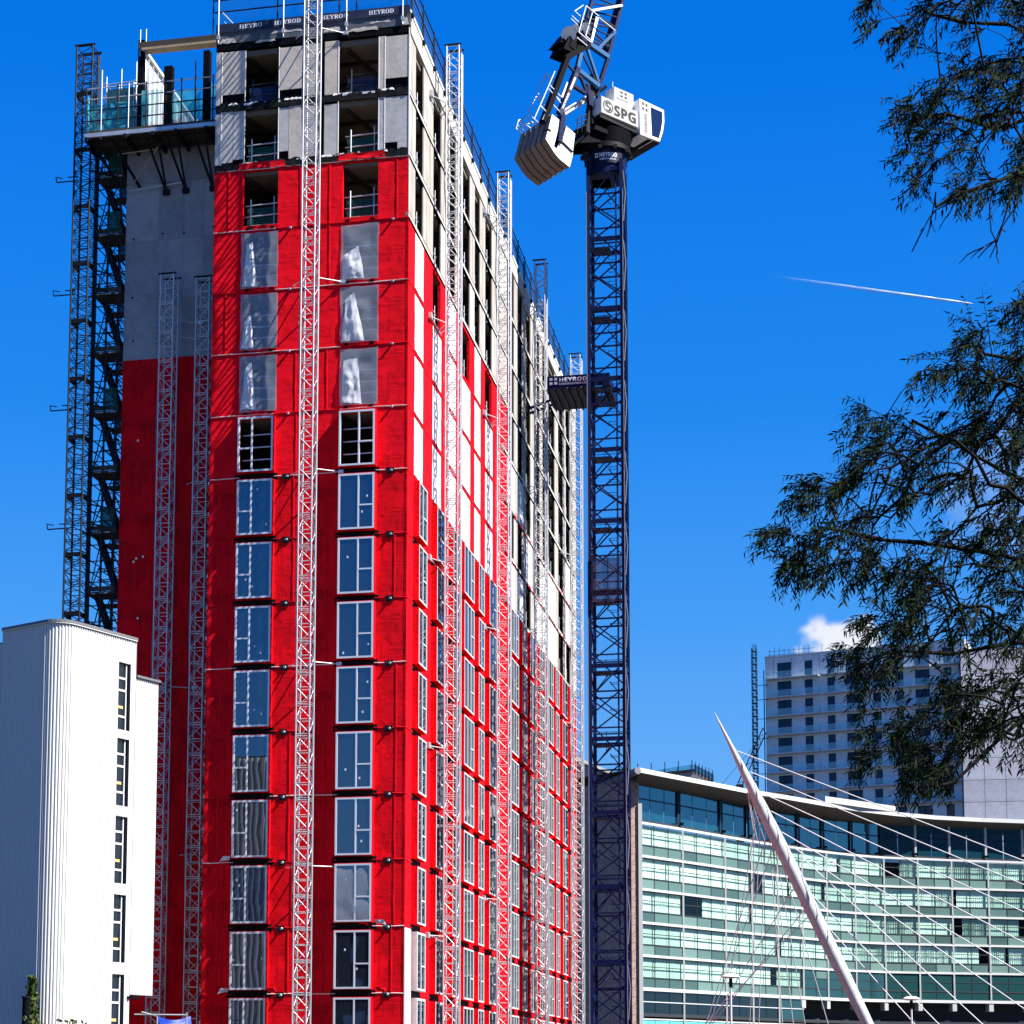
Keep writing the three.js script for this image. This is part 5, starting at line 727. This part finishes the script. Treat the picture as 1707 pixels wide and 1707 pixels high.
  part('net_panel', polyG([q(1060, 1297), q(1156, 1287), q(1156, 1274), q(1060, 1289)], V(0, 0, -.05)), std(lin(.02, .25, .42), .8, { transparent: true, opacity: .5 }), rs); part('net_panel', polyG([q(1157, 1287), q(1190, 1302), q(1190, 1291), q(1157, 1274)], V(0, 0, -.05)), std(lin(.01, .12, .25), .8, { transparent: true, opacity: .65 }), rs);
  for (let i = 0; i < 11; i++) { const x = i < 5 ? 1063 + i * 22.6 : 1154 + (i - 4) * 5.6, y = i < 5 ? 1292 - i * 1.5 : 1287 + (i - 4) * 2.6; part('post', tubeG(q(x, y), q(x, y - 19), .05, 5), M.darkSteel, rs); }
  part('roof_rail', barG(q(1100, 1290), q(1158, 1284), .25), M.darkSteel, rs);
}

// ───────────── leaning white bridge mast and its stays ─────────────
{
  const D = 130, bridge = worldThing('bridge_mast', 'leaning tapered white footbridge mast with fans of stay cables, before the curved hotel', 'bridge', at(1455, 1720, D).setY(0));
  const path = [[1191, 1188, .03], [1217, 1240.5, .15], [1243, 1293, .31], [1269, 1346, .43], [1295, 1399, .48], [1321, 1452, .50], [1347, 1505, .50], [1373, 1558, .50], [1399, 1611, .49], [1425, 1664, .45], [1451, 1717, .40], [1477, 1770, .33]].map(([x, y, r]) => [at(x, y, D), r]);
  const c = new THREE.CatmullRomCurve3(path.map((p) => p[0])), N = 60, S = 10, P = [], U = [], I = [], rad = (t) => { const s = t * (path.length - 1), i = Math.min(path.length - 2, Math.floor(s)); return path[i][1] + (path[i + 1][1] - path[i][1]) * (s - i); };
  for (let i = 0; i <= N; i++) { const t = i / N, p = c.getPoint(t), d = c.getTangent(t), u = V(0, 0, 1).cross(d).normalize(), w = d.clone().cross(u).normalize(), r = rad(t); for (let j = 0; j <= S; j++) { const a = j / S * 6.2832, k = 1 + .05 * Math.cos(a * 3 + .6); const v = p.clone().addScaledVector(u, r * k * Math.cos(a)).addScaledVector(w, r * k * Math.sin(a)); P.push(v.x, v.y, v.z); U.push(j / S * 3, t * 40); } }
  for (let i = 0; i < N; i++) for (let j = 0; j < S; j++) { const k = i * (S + 1) + j; I.push(k, k + S + 2, k + 1, k, k + S + 1, k + S + 2); }
  const g = raw(P, U, I); part('pylon', g, std(lin(.46, .47, .48), .5, { map: grain, side: THREE.DoubleSide }), bridge);
  { const base = at(1476, 1770, D), q2 = base.clone().setY(0).add(V(1.5, 0, 0)); part('pylon_foot', tubeG(base, q2, .36, 10, .5), M.white, bridge); }
  const cab = std(lin(.55, .56, .58), .5);
  for (const [x, y, m] of [[1229, 1252, .383], [1251, 1287, .412], [1270, 1322, .454], [1285, 1352, .52], [1303, 1387, .588], [1322, 1412, .70], [1338, 1430, .925], [1352, 1490, 1.02], [1372, 1536, 1.12]]) { const X2 = 1900, e = at(X2, Math.min(y + (X2 - x) * m, 1795 + (X2 - x) * m * 0 + 60), 118), k = (1795 - y) / m, end = x + k < X2 ? at(x + k, 1795, 122) : at(X2, y + (X2 - x) * m, 118); part('stay_cable', tubeG(at(x, y, D), end, .036, 6), cab, bridge); }
  for (const [x, y, X2, Y2] of [[1246, 1320, 1257, 1392], [1247, 1322, 1262, 1400], [1250, 1326, 1275, 1402], [1262, 1356, 1215, 1640], [1268, 1370, 1245, 1790], [1276, 1388, 1262, 1790], [1283, 1400, 1310, 1790], [1287, 1406, 1332, 1790], [1292, 1412, 1356, 1790], [1300, 1425, 1404, 1790], [1257, 1350, 1256, 1500], [1276, 1400, 1150, 1790], [1290, 1410, 1170, 1740], [1364, 1510, 1134, 1750], [1354, 1500, 1120, 1790], [1330, 1470, 1160, 1745]]) part('stay_cable', tubeG(at(x, y, D), at(X2, Y2, Y2 < 1500 ? D + 2 : 136), .034, 5), cab, bridge);
  for (const [x, y, d, l] of [[1218, 1628, 104, 'disc headed lamp post low in front of the left bay of the curved hotel'], [1519, 1665, 112, 'disc headed lamp post to the right of the leaning bridge mast']]) {
    const p = at(x, y, d), t = worldThing('lamp_post', l, 'lamp post', p.clone().setY(0)), r = new THREE.LatheGeometry([[.0, .16], [.22, .14], [.42, .08], [.52, 0], [.50, -.05], [.3, -.09], [.08, -.1], [.06, -.3], [.0, -.3]].map(([a, b]) => new THREE.Vector2(a, b)), 20); r.translate(p.x, p.y, p.z); part('lamp_head', r, M.white, t); part('post', tubeG(p.clone().setY(0), p.clone().add(V(0, -.28, 0)), .07, 8, .055), M.frameGrey, t); part('neck', tubeG(p.clone().add(V(0, -.6, 0)), p.clone().add(V(0, -.1, 0)), .10, 8), M.darkSteel, t);
  }
}

// ───────────── far flats, their hoist and a far crane ─────────────
{
  const D0 = 290, Hh = (py, d) => 1.7 + (1791 - py) / 3087 * d;
  const A = V((1285 - CX) / 3103 * D0, 0, -D0), top = Hh(1088.4, D0), B = onPlane(1608, 1067, V(0, top, 0), V(0, 1, 0)).setY(0), L = A.distanceTo(B), u = B.clone().sub(A).normalize(), n = V(-u.z, 0, u.x).normalize(); if (n.dot(A) > 0) n.negate();
  const ft = worldThing('apartment_tower', 'pale grey apartment tower with glass balconies far behind the tree and hotel', 'building', A);
  const f = (s, y, o = 0) => A.clone().addScaledVector(u, s).addScaledVector(n, o).setY(y), cell = (s0, s1, y0, y1, o, d) => polyG([f(s0, y0, o), f(s1, y0, o), f(s1, y1, o), f(s0, y1, o)], n.clone().multiplyScalar(-d));
  const X2S = (px) => { let lo = 0, hi = L * 1.3; for (let i = 0; i < 40; i++) { const m = (lo + hi) / 2, p = f(m, 30); (CX + FOC * p.x / p.clone().sub(EYE).dot(FWD)) < px ? lo = m : hi = m; } return lo; };
  const pale = std(lin(.66, .69, .70), .7, { map: grain }), paleB = std(lin(.52, .52, .56), .6, { map: grain }), darkPane = std(lin(.006, .025, .06), .08), bal = new THREE.MeshPhysicalMaterial({ color: lin(.35, .66, .76), roughness: .1, transparent: true, opacity: .26 });
  part('wall', cell(0, L, 0, top, 0, 12), pale, ft); part('parapet', cell(-.1, L, top - .1, top + .25, .06, 12.2), paleB, ft);
  const cols = [[1303, 1323], [1349, 1359], [1387, 1396], [1419, 1440], [1464, 1474], [1503, 1512], [1535, 1556], [1583, 1593]].map(([a, b]) => [X2S(a - 1.5), X2S(b + 1.5)]);
  const y0 = Hh(1124, D0), fh = 3.02; for (let k = 0; k < 9; k++) { const y = y0 - k * fh;
    cols.forEach(([a, b]) => { const w = part('window', cell(a, b, y + .05, y + 2.35, .05, .12), M.darkSteel, ft); const m = b - a > 1.4 ? 2 : 1; for (let j = 0; j < m; j++) part('pane', cell(a + (b - a) * j / m + .07, a + (b - a) * (j + 1) / m - .05, y + .14, y + 2.25, .08, .03), darkPane, w); });
    if (k) for (const [a, b] of [[.3, X2S(1372)], [X2S(1376), X2S(1445)], [X2S(1450), X2S(1560)], [X2S(1565), L - .3]]) { part('balcony_slab', cell(a, b, y + 2.70, y + 2.86, .9, .9), paleB, ft); part('balcony_glass', cell(a, b, y + 2.86, y + 3.9, .9, .03), bal, ft); }
  }
  for (const p of [1295, 1326, 1372, 1408, 1445, 1487, 1522, 1566]) part('panel_joint', cell(X2S(p) - .03, X2S(p) + .03, y0 - .4, top - .2, .012, .02), M.slate, ft);
  { const b = new MB(); for (let i = 0; i < 9; i++) b.tube(f(.6 + i * .8, top, -.5), f(.6 + i * .8, top + 1.3 + .6 * hash(i, 2, 3), -.5), .035, 4); for (const y of [.5, 1.1]) b.tube(f(.4, top + y, -.5), f(8, top + y, -.5), .03, 4); b.build('roof_rail', M.darkSteel, ft); for (let i = 0; i < 5; i++) part('aerial', tubeG(f(9 + i * 4.3, top, -1), f(9 + i * 4.3, top + R(.8, 1.8), -1), .04, 4), M.darkSteel, ft); }
  // plain clad neighbour on the right
  const C0 = f(L - .2, 0, 3.0), pt = worldThing('clad_block', 'plain pale panelled block at the right edge behind the tree and above the hotel roof', 'building', C0), u2 = V(.985, 0, .17).normalize(), n2 = V(-.17, 0, .985);
  const topP = Hh(1072, -C0.z), PW = 3.1, PH = 3.35; for (let i = 0; i < 7; i++) for (let j = 0; j < 12; j++) { const a = C0.clone().addScaledVector(u2, i * PW + .03).setY(topP - (j + 1) * PH + .03), b = C0.clone().addScaledVector(u2, (i + 1) * PW - .03).setY(a.y), h = V(0, PH - .06, 0); part('cladding_panel', polyG([a, b, b.clone().add(h), a.clone().add(h)], n2.clone().multiplyScalar(-.15)), j % 3 ? paleB : std(lin(.47, .46, .51), .6, { map: grain }), pt); }
  part('wall', polyG([C0.clone().addScaledVector(n2, -.12).setY(0), C0.clone().addScaledVector(u2, 22).addScaledVector(n2, -.12).setY(0), C0.clone().addScaledVector(u2, 22).addScaledVector(n2, -.12).setY(topP - .02), C0.clone().addScaledVector(n2, -.12).setY(topP - .02)], n2.clone().multiplyScalar(-11)), M.slate, pt);
  // hoist lattice left of the flats
  const h = worldThing('hoist_mast', 'thin dark hoist lattice standing against the left side of the far flats', 'hoist', f(-1.6, 0, .5)), w = .34, hp = (x, y, z) => f(-1.65 + x, y, .5 + z);
  for (const [x, z] of [[-w, w], [w, w], [w, -w], [-w, -w]]) part('chord', tubeG(hp(x, 0, z), hp(x, Hh(1071, D0), z), .06, 5), M.darkSteel, h);
  { const sec = new MB(); for (const z of [w, -w]) sec.bar(hp(-w, 0, z), hp(w, 0, z), .09).bar(hp(-w, .1, z), hp(w, .95, z), .06).bar(hp(-w, 1.0, z), hp(w, 1.0, z), .05); for (const x of [-w, w]) sec.bar(hp(x, 0, -w), hp(x, 0, w), .09).bar(hp(x, .1, w), hp(x, .95, -w), .06); const geo = sec.geo(), off = OFF.get(h); geo.translate(-off.x, 0, -off.z); for (let y = 30; y < Hh(1074, D0); y += 1.05) { const m = new THREE.Mesh(geo, M.darkSteel); m.name = 'mast_section'; m.position.y = y; h.add(m); } }
  for (const y of [1135, 1160, 1193, 1227, 1268, 1287]) part('wall_tie', tubeG(hp(w, Hh(y, D0), 0), hp(2.1, Hh(y, D0), -.4), .05, 5), M.darkSteel, h); part('guide_rail', tubeG(hp(1.5, 0, -.2), hp(1.5, Hh(1110, D0), -.2), .09, 6), M.black, h);
  // a small luffing crane farther off
  const cr = worldThing('far_crane', 'small dark luffing jib leaning behind the bridge mast and the thin hoist', 'crane', at(1215, 1700, 320).setY(0)), z3 = (x, y) => at(x, y, 320);
  for (const [a, b] of [[[1230, 1306], [1272, 1213]], [[1237, 1309], [1279, 1217]]]) part('jib_chord', tubeG(z3(...a), z3(...b), .10, 5), M.darkSteel, cr); { const m = new MB(); for (let i = 0; i < 12; i++) { const t = i / 12, t2 = (i + 1) / 12, P = (k, s) => z3(1230 + 7 * k + 42 * s, 1306 + 3 * k - 93 * s); m.bar(P(i % 2, t), P(1 - i % 2, t2), .09); } m.build('jib_lacing', M.darkSteel, cr); }
  part('hoist_rope', tubeG(z3(1196, 1316), z3(1256, 1245), .035, 4), M.darkSteel, cr); part('mast', barG(z3(1233, 1308), z3(1233, 1308).setY(0), 1.2), M.darkSteel, cr);
}
// ───────────── the tree on the right ─────────────
{
  const D0 = 15, trunkAt = V(7.4, 0, -15.5), tree = worldThing('willow_tree', 'dark leafed willow like tree hanging into the right side of the photo', 'tree', trunkAt);
  // how densely the crown fills, drawn as outlines in the upright plane of the crown
  const polyA = [[1448, 5], [1475, -60], [1800, -160], [1900, 200], [1850, 320], [1707, 320], [1665, 325], [1615, 315], [1575, 285], [1530, 305], [1512, 262], [1520, 220], [1500, 185], [1525, 155], [1562, 108], [1535, 62], [1480, 60]];
  const polyB = [[1276, 884], [1330, 815], [1418, 778], [1436, 712], [1442, 672], [1492, 690], [1545, 700], [1552, 650], [1505, 622], [1530, 592], [1598, 600], [1600, 545], [1680, 515], [1760, 430], [1900, 420], [1950, 1250], [1707, 1250], [1660, 1225], [1612, 1262], [1570, 1330], [1545, 1335], [1500, 1310], [1440, 1245], [1425, 1180], [1420, 1090], [1395, 1050], [1440, 1010], [1375, 950], [1325, 965], [1300, 920]];
  const inside = (P, x, y) => { let c = false; for (let i = 0, j = P.length - 1; i < P.length; j = i++) if ((P[i][1] > y) !== (P[j][1] > y) && x < (P[j][0] - P[i][0]) * (y - P[i][1]) / (P[j][1] - P[i][1]) + P[i][0]) c = !c; return c; };
  const nodes = []; const add = (x, y, d, par, fix) => { nodes.push({ p: at(x, y, d), par, x, y, d, n: 0, fix }); return nodes.length - 1; };
  // main limbs
  const root = nodes.push({ p: trunkAt.clone().setY(2.2), par: -1, n: 0, fix: true }) - 1;
  const limb = (from, pts) => { let k = from; for (const [x, y, d] of pts) k = add(x, y, d, k, true); return k; };
  const t1 = nodes.push({ p: trunkAt.clone().add(V(-.2, 4.6, .1)), par: root, n: 0, fix: true }) - 1, t2 = nodes.push({ p: trunkAt.clone().add(V(-.1, 7.0, .2)), par: t1, n: 0, fix: true }) - 1, t3 = nodes.push({ p: trunkAt.clone().add(V(.1, 9.4, .2)), par: t2, n: 0, fix: true }) - 1;
  limb(t1, [[1860, 1120, 15.4], [1760, 1160, 15.2], [1707, 1195, 15], [1650, 1247, 14.8], [1592, 1303, 14.7], [1556, 1312, 14.6]]);
  limb(t1, [[1850, 1050, 15.6], [1707, 1070, 15.6], [1650, 1078, 15.5], [1590, 1090, 15.5], [1500, 1085, 15.2]]);
  limb(t1, [[1880, 980, 15], [1760, 960, 14.6], [1690, 930, 14.4], [1614, 916, 14.3], [1540, 905, 14.2], [1470, 900, 14.1], [1380, 880, 14]]);
  limb(t2, [[1860, 850, 16], [1760, 820, 16], [1680, 790, 15.8], [1600, 745, 15.8], [1520, 700, 15.7]]);
  limb(t2, [[1840, 640, 15], [1760, 610, 14.9], [1700, 600, 14.9], [1640, 590, 14.8]]);
  limb(t3, [[1860, 260, 15], [1760, 275, 14.8], [1700, 286, 14.6], [1655, 306, 14.5], [1600, 322, 14.4], [1560, 345, 14.3]]);
  limb(t3, [[1850, 110, 15.6], [1760, 80, 15.6], [1680, 40, 15.5], [1610, 38, 15.4], [1540, 20, 15.3]]);
  limb(t3, [[1820, 200, 16], [1740, 190, 16], [1660, 215, 15.8], [1580, 190, 15.7], [1520, 200, 15.6]]);
  // bare hanging twigs
  const bare = [[1655, 306, [[1650, 340], [1652, 385], [1662, 415]]], [1655, 306, [[1600, 330], [1560, 350], [1540, 380], [1520, 420]]], [1662, 400, [[1640, 412], [1612, 425]]], [1690, 300, [[1680, 345], [1660, 400], [1630, 430]]], [1560, 345, [[1560, 320], [1552, 365], [1545, 395]]], [1600, 322, [[1588, 345], [1575, 365]]], [1700, 286, [[1690, 350], [1670, 380], [1650, 430]]]];
  const seeds = []; let guard = 0;
  const want = 1330; while (seeds.length < want && guard++ < 60000) { const B = rnd() < .80, P = B ? polyB : polyA, x = B ? R(1260, 1940) : R(1430, 1890), y = B ? R(420, 1340) : R(-150, 335); if (!inside(P, x, y)) continue; if (x > 1740 && rnd() < .6) continue; const c = fbm(x / 62, y / 55, 51, 999, 3); if (c < (B ? .42 : .475) && rnd() < .95) continue; seeds.push([x, y, R(13.2, 16.8)]); }
  // each twig joins the nearest wood that lies nearer the trunk
  seeds.sort((a, b) => b[0] - a[0]);
  for (const [x, y, d] of seeds) { const p = at(x, y, d); let best = -1, bd = 1e9; for (let i = 1; i < nodes.length; i++) { const q = nodes[i].p, e = p.distanceToSquared(q) * (1 + (nodes[i].fix ? 0 : .25)) + (q.x < p.x + .04 ? .6 : 0); if (e < bd) { bd = e; best = i; } } const k = nodes.push({ p, par: best, n: 0, x, y, d, leaf: true }) - 1; void k; }
  for (let i = nodes.length - 1; i >= 0; i--) { if (nodes[i].leaf) nodes[i].n += 1; if (nodes[i].par >= 0) nodes[nodes[i].par].n += nodes[i].n; }
  const rad = (n) => Math.min(.2, 0.0028 * Math.pow(Math.max(1, n), .47)), bark = std(lin(.007, .0065, .006), .9, { specularIntensity: .2 }), twigs = new MB(), limbs = new MB(), seg = (mb, a, b, ra, rb, sides, sag = .06) => { const m = a.clone().lerp(b, .5).add(V(R(-1, 1) * sag * .5, sag * a.distanceTo(b), R(-1, 1) * sag * .5)); mb.tube(a, m, ra, sides, (ra + rb) / 2); mb.tube(m, b, (ra + rb) / 2, sides, rb); };
  nodes.forEach((q) => { if (q.par < 0) return; const a = nodes[q.par].p, r1 = rad(q.n), r0 = Math.max(r1, Math.min(rad(nodes[q.par].n), r1 * 1.5)); q.fix ? limbs.tube(a, q.p, Math.max(r0, .02), 8, Math.max(r1, .012)) : seg(twigs, a, q.p, r0, r1, 4); });
  limbs.tube(trunkAt, nodes[t1].p, .42, 12, .3).tube(nodes[t1].p, nodes[t2].p, .3, 10, .24).tube(nodes[t2].p, nodes[t3].p, .24, 10, .16);
  limbs.build('trunk', bark, tree);
  for (const [x, y, pts] of bare) { let a = at(x, y, 14.5); for (const [X, Y] of pts) { const b = at(X, Y, 14.4); seg(twigs, a, b, .007, .005, 4, .02); if (rnd() < .7) seg(twigs, b, at(X + R(-22, 8), Y + R(6, 26), 14.4), .005, .003, 4, .02); a = b; } }
  twigs.build('twigs', bark, tree).userData.kind = 'stuff';
  const lg = raw([0, 0, 0, -.0085, .028, .003, .0085, .028, .003, -.006, .056, .001, .006, .056, .001, 0, .086, -.006], [.5, 0, 0, .3, 1, .3, 0, .7, 1, .7, .5, 1], [0, 2, 1, 1, 2, 4, 1, 4, 3, 3, 4, 5]);
  const L = []; const q4 = new THREE.Matrix4(), qq = new THREE.Quaternion();
  const spray = (base, dir, len, n) => { let p = base.clone(), d = dir.clone(); for (let i = 0; i < n; i++) { d.add(V(R(-.16, .16), -.10 + R(-.08, .08), R(-.16, .16))).normalize(); p = p.clone().addScaledVector(d, len / n); const side = V(-d.y, d.x, R(-.5, .5)).multiplyScalar(i % 2 ? 1 : -1), dl = d.clone().multiplyScalar(.55).addScaledVector(side, R(.3, .8)).add(V(0, -.45, 0)).normalize(); L.push([p.clone(), dl]); } return p; };
  const tips = new MB(), off = OFF.get(tree);
  nodes.forEach((q) => { if (!q.leaf || q.n > 30) return; const par = nodes[q.par].p, out = q.p.clone().sub(par).normalize(), k = q.n === 1 ? 4 : 2; for (let j = 0; j < k; j++) { const dir = out.clone().multiplyScalar(.8).add(V(R(-.9, .25), R(-.75, .55), R(-.8, .8))).normalize(), len = R(.14, .30), e = spray(q.p, dir, len, Math.round(len / .021)); tips.tube(q.p, e, .0035, 3, .0015); } });
  tips.build('twigs', bark, tree).userData.kind = 'stuff';
  const im = new THREE.InstancedMesh(lg, std(lin(.007, .015, .004), .75, { side: THREE.DoubleSide, specularIntensity: .12 }), L.length);
  L.forEach(([p, d], i) => { qq.setFromUnitVectors(V(0, 1, 0), d); const s = R(.52, .95); q4.compose(p.clone().sub(off), qq.multiply(new THREE.Quaternion().setFromAxisAngle(V(0, 1, 0), R(0, 6.28))), V(s * R(.9, 1.3), s, s)); im.setMatrixAt(i, q4); im.setColorAt(i, lin(R(.6, 1.3), R(.65, 1.25), R(.5, 1.2))); });
  im.name = 'crown'; im.userData.kind = 'stuff'; tree.add(im);
}

// ───────────── vapour trail ─────────────
{
  const D = 9000, a = at(1622, 506.5, D), b = at(1290, 463, D * 1.02), t = worldThing('vapour_trail_cloud', 'thin white aircraft vapour trail crossing the blue sky left of the tree', 'contrail', a);
  const al = canvas(512, 32, (x, w, h) => { const im = x.createImageData(w, h); for (let j = 0; j < h; j++) for (let i = 0; i < w; i++) { const u = i / w, n = fbm(u * 40, j / 5, 77, 9999, 5), e = Math.max(0, 1 - Math.abs(j / (h - 1) - .5) * 2), v = Math.max(0, Math.min(1, Math.pow(1 - u, 1.35) * (.1 + 1.5 * n) * Math.min(1, e * 2.2))); const o = (j * w + i) * 4; im.data[o] = im.data[o + 1] = im.data[o + 2] = v * 255; im.data[o + 3] = 255; } x.putImageData(im, 0, 0); }, false);
  const g = []; const d = b.clone().sub(a), up = UPV.clone(), N = 24; const P = [], U = [], I = [];
  for (let i = 0; i <= N; i++) { const s = i / N, p = a.clone().lerp(b, s), w = (1.6 + 7.5 * Math.sqrt(s)) / FOC * D * .55; for (let j = 0; j <= 6; j++) { const an = j / 6 * Math.PI; const q = p.clone().addScaledVector(up, w * Math.cos(an)).addScaledVector(FWD, -w * .6 * Math.sin(an)); P.push(q.x, q.y, q.z); U.push(s, j / 6); } }
  for (let i = 0; i < N; i++) for (let j = 0; j < 6; j++) { const k = i * 7 + j; I.push(k, k + 7, k + 8, k, k + 8, k + 1); }
  const m = part('trail', raw(P, U, I), std(lin(.9, .9, .92), 1, { alphaMap: al, transparent: true, side: THREE.DoubleSide, specularIntensity: 0 }), t); void g; void d; void m;
}
scene.traverse((o) => { if (o.isMesh) { o.castShadow = true; o.receiveShadow = true; } });
renderer.render(scene, camera);
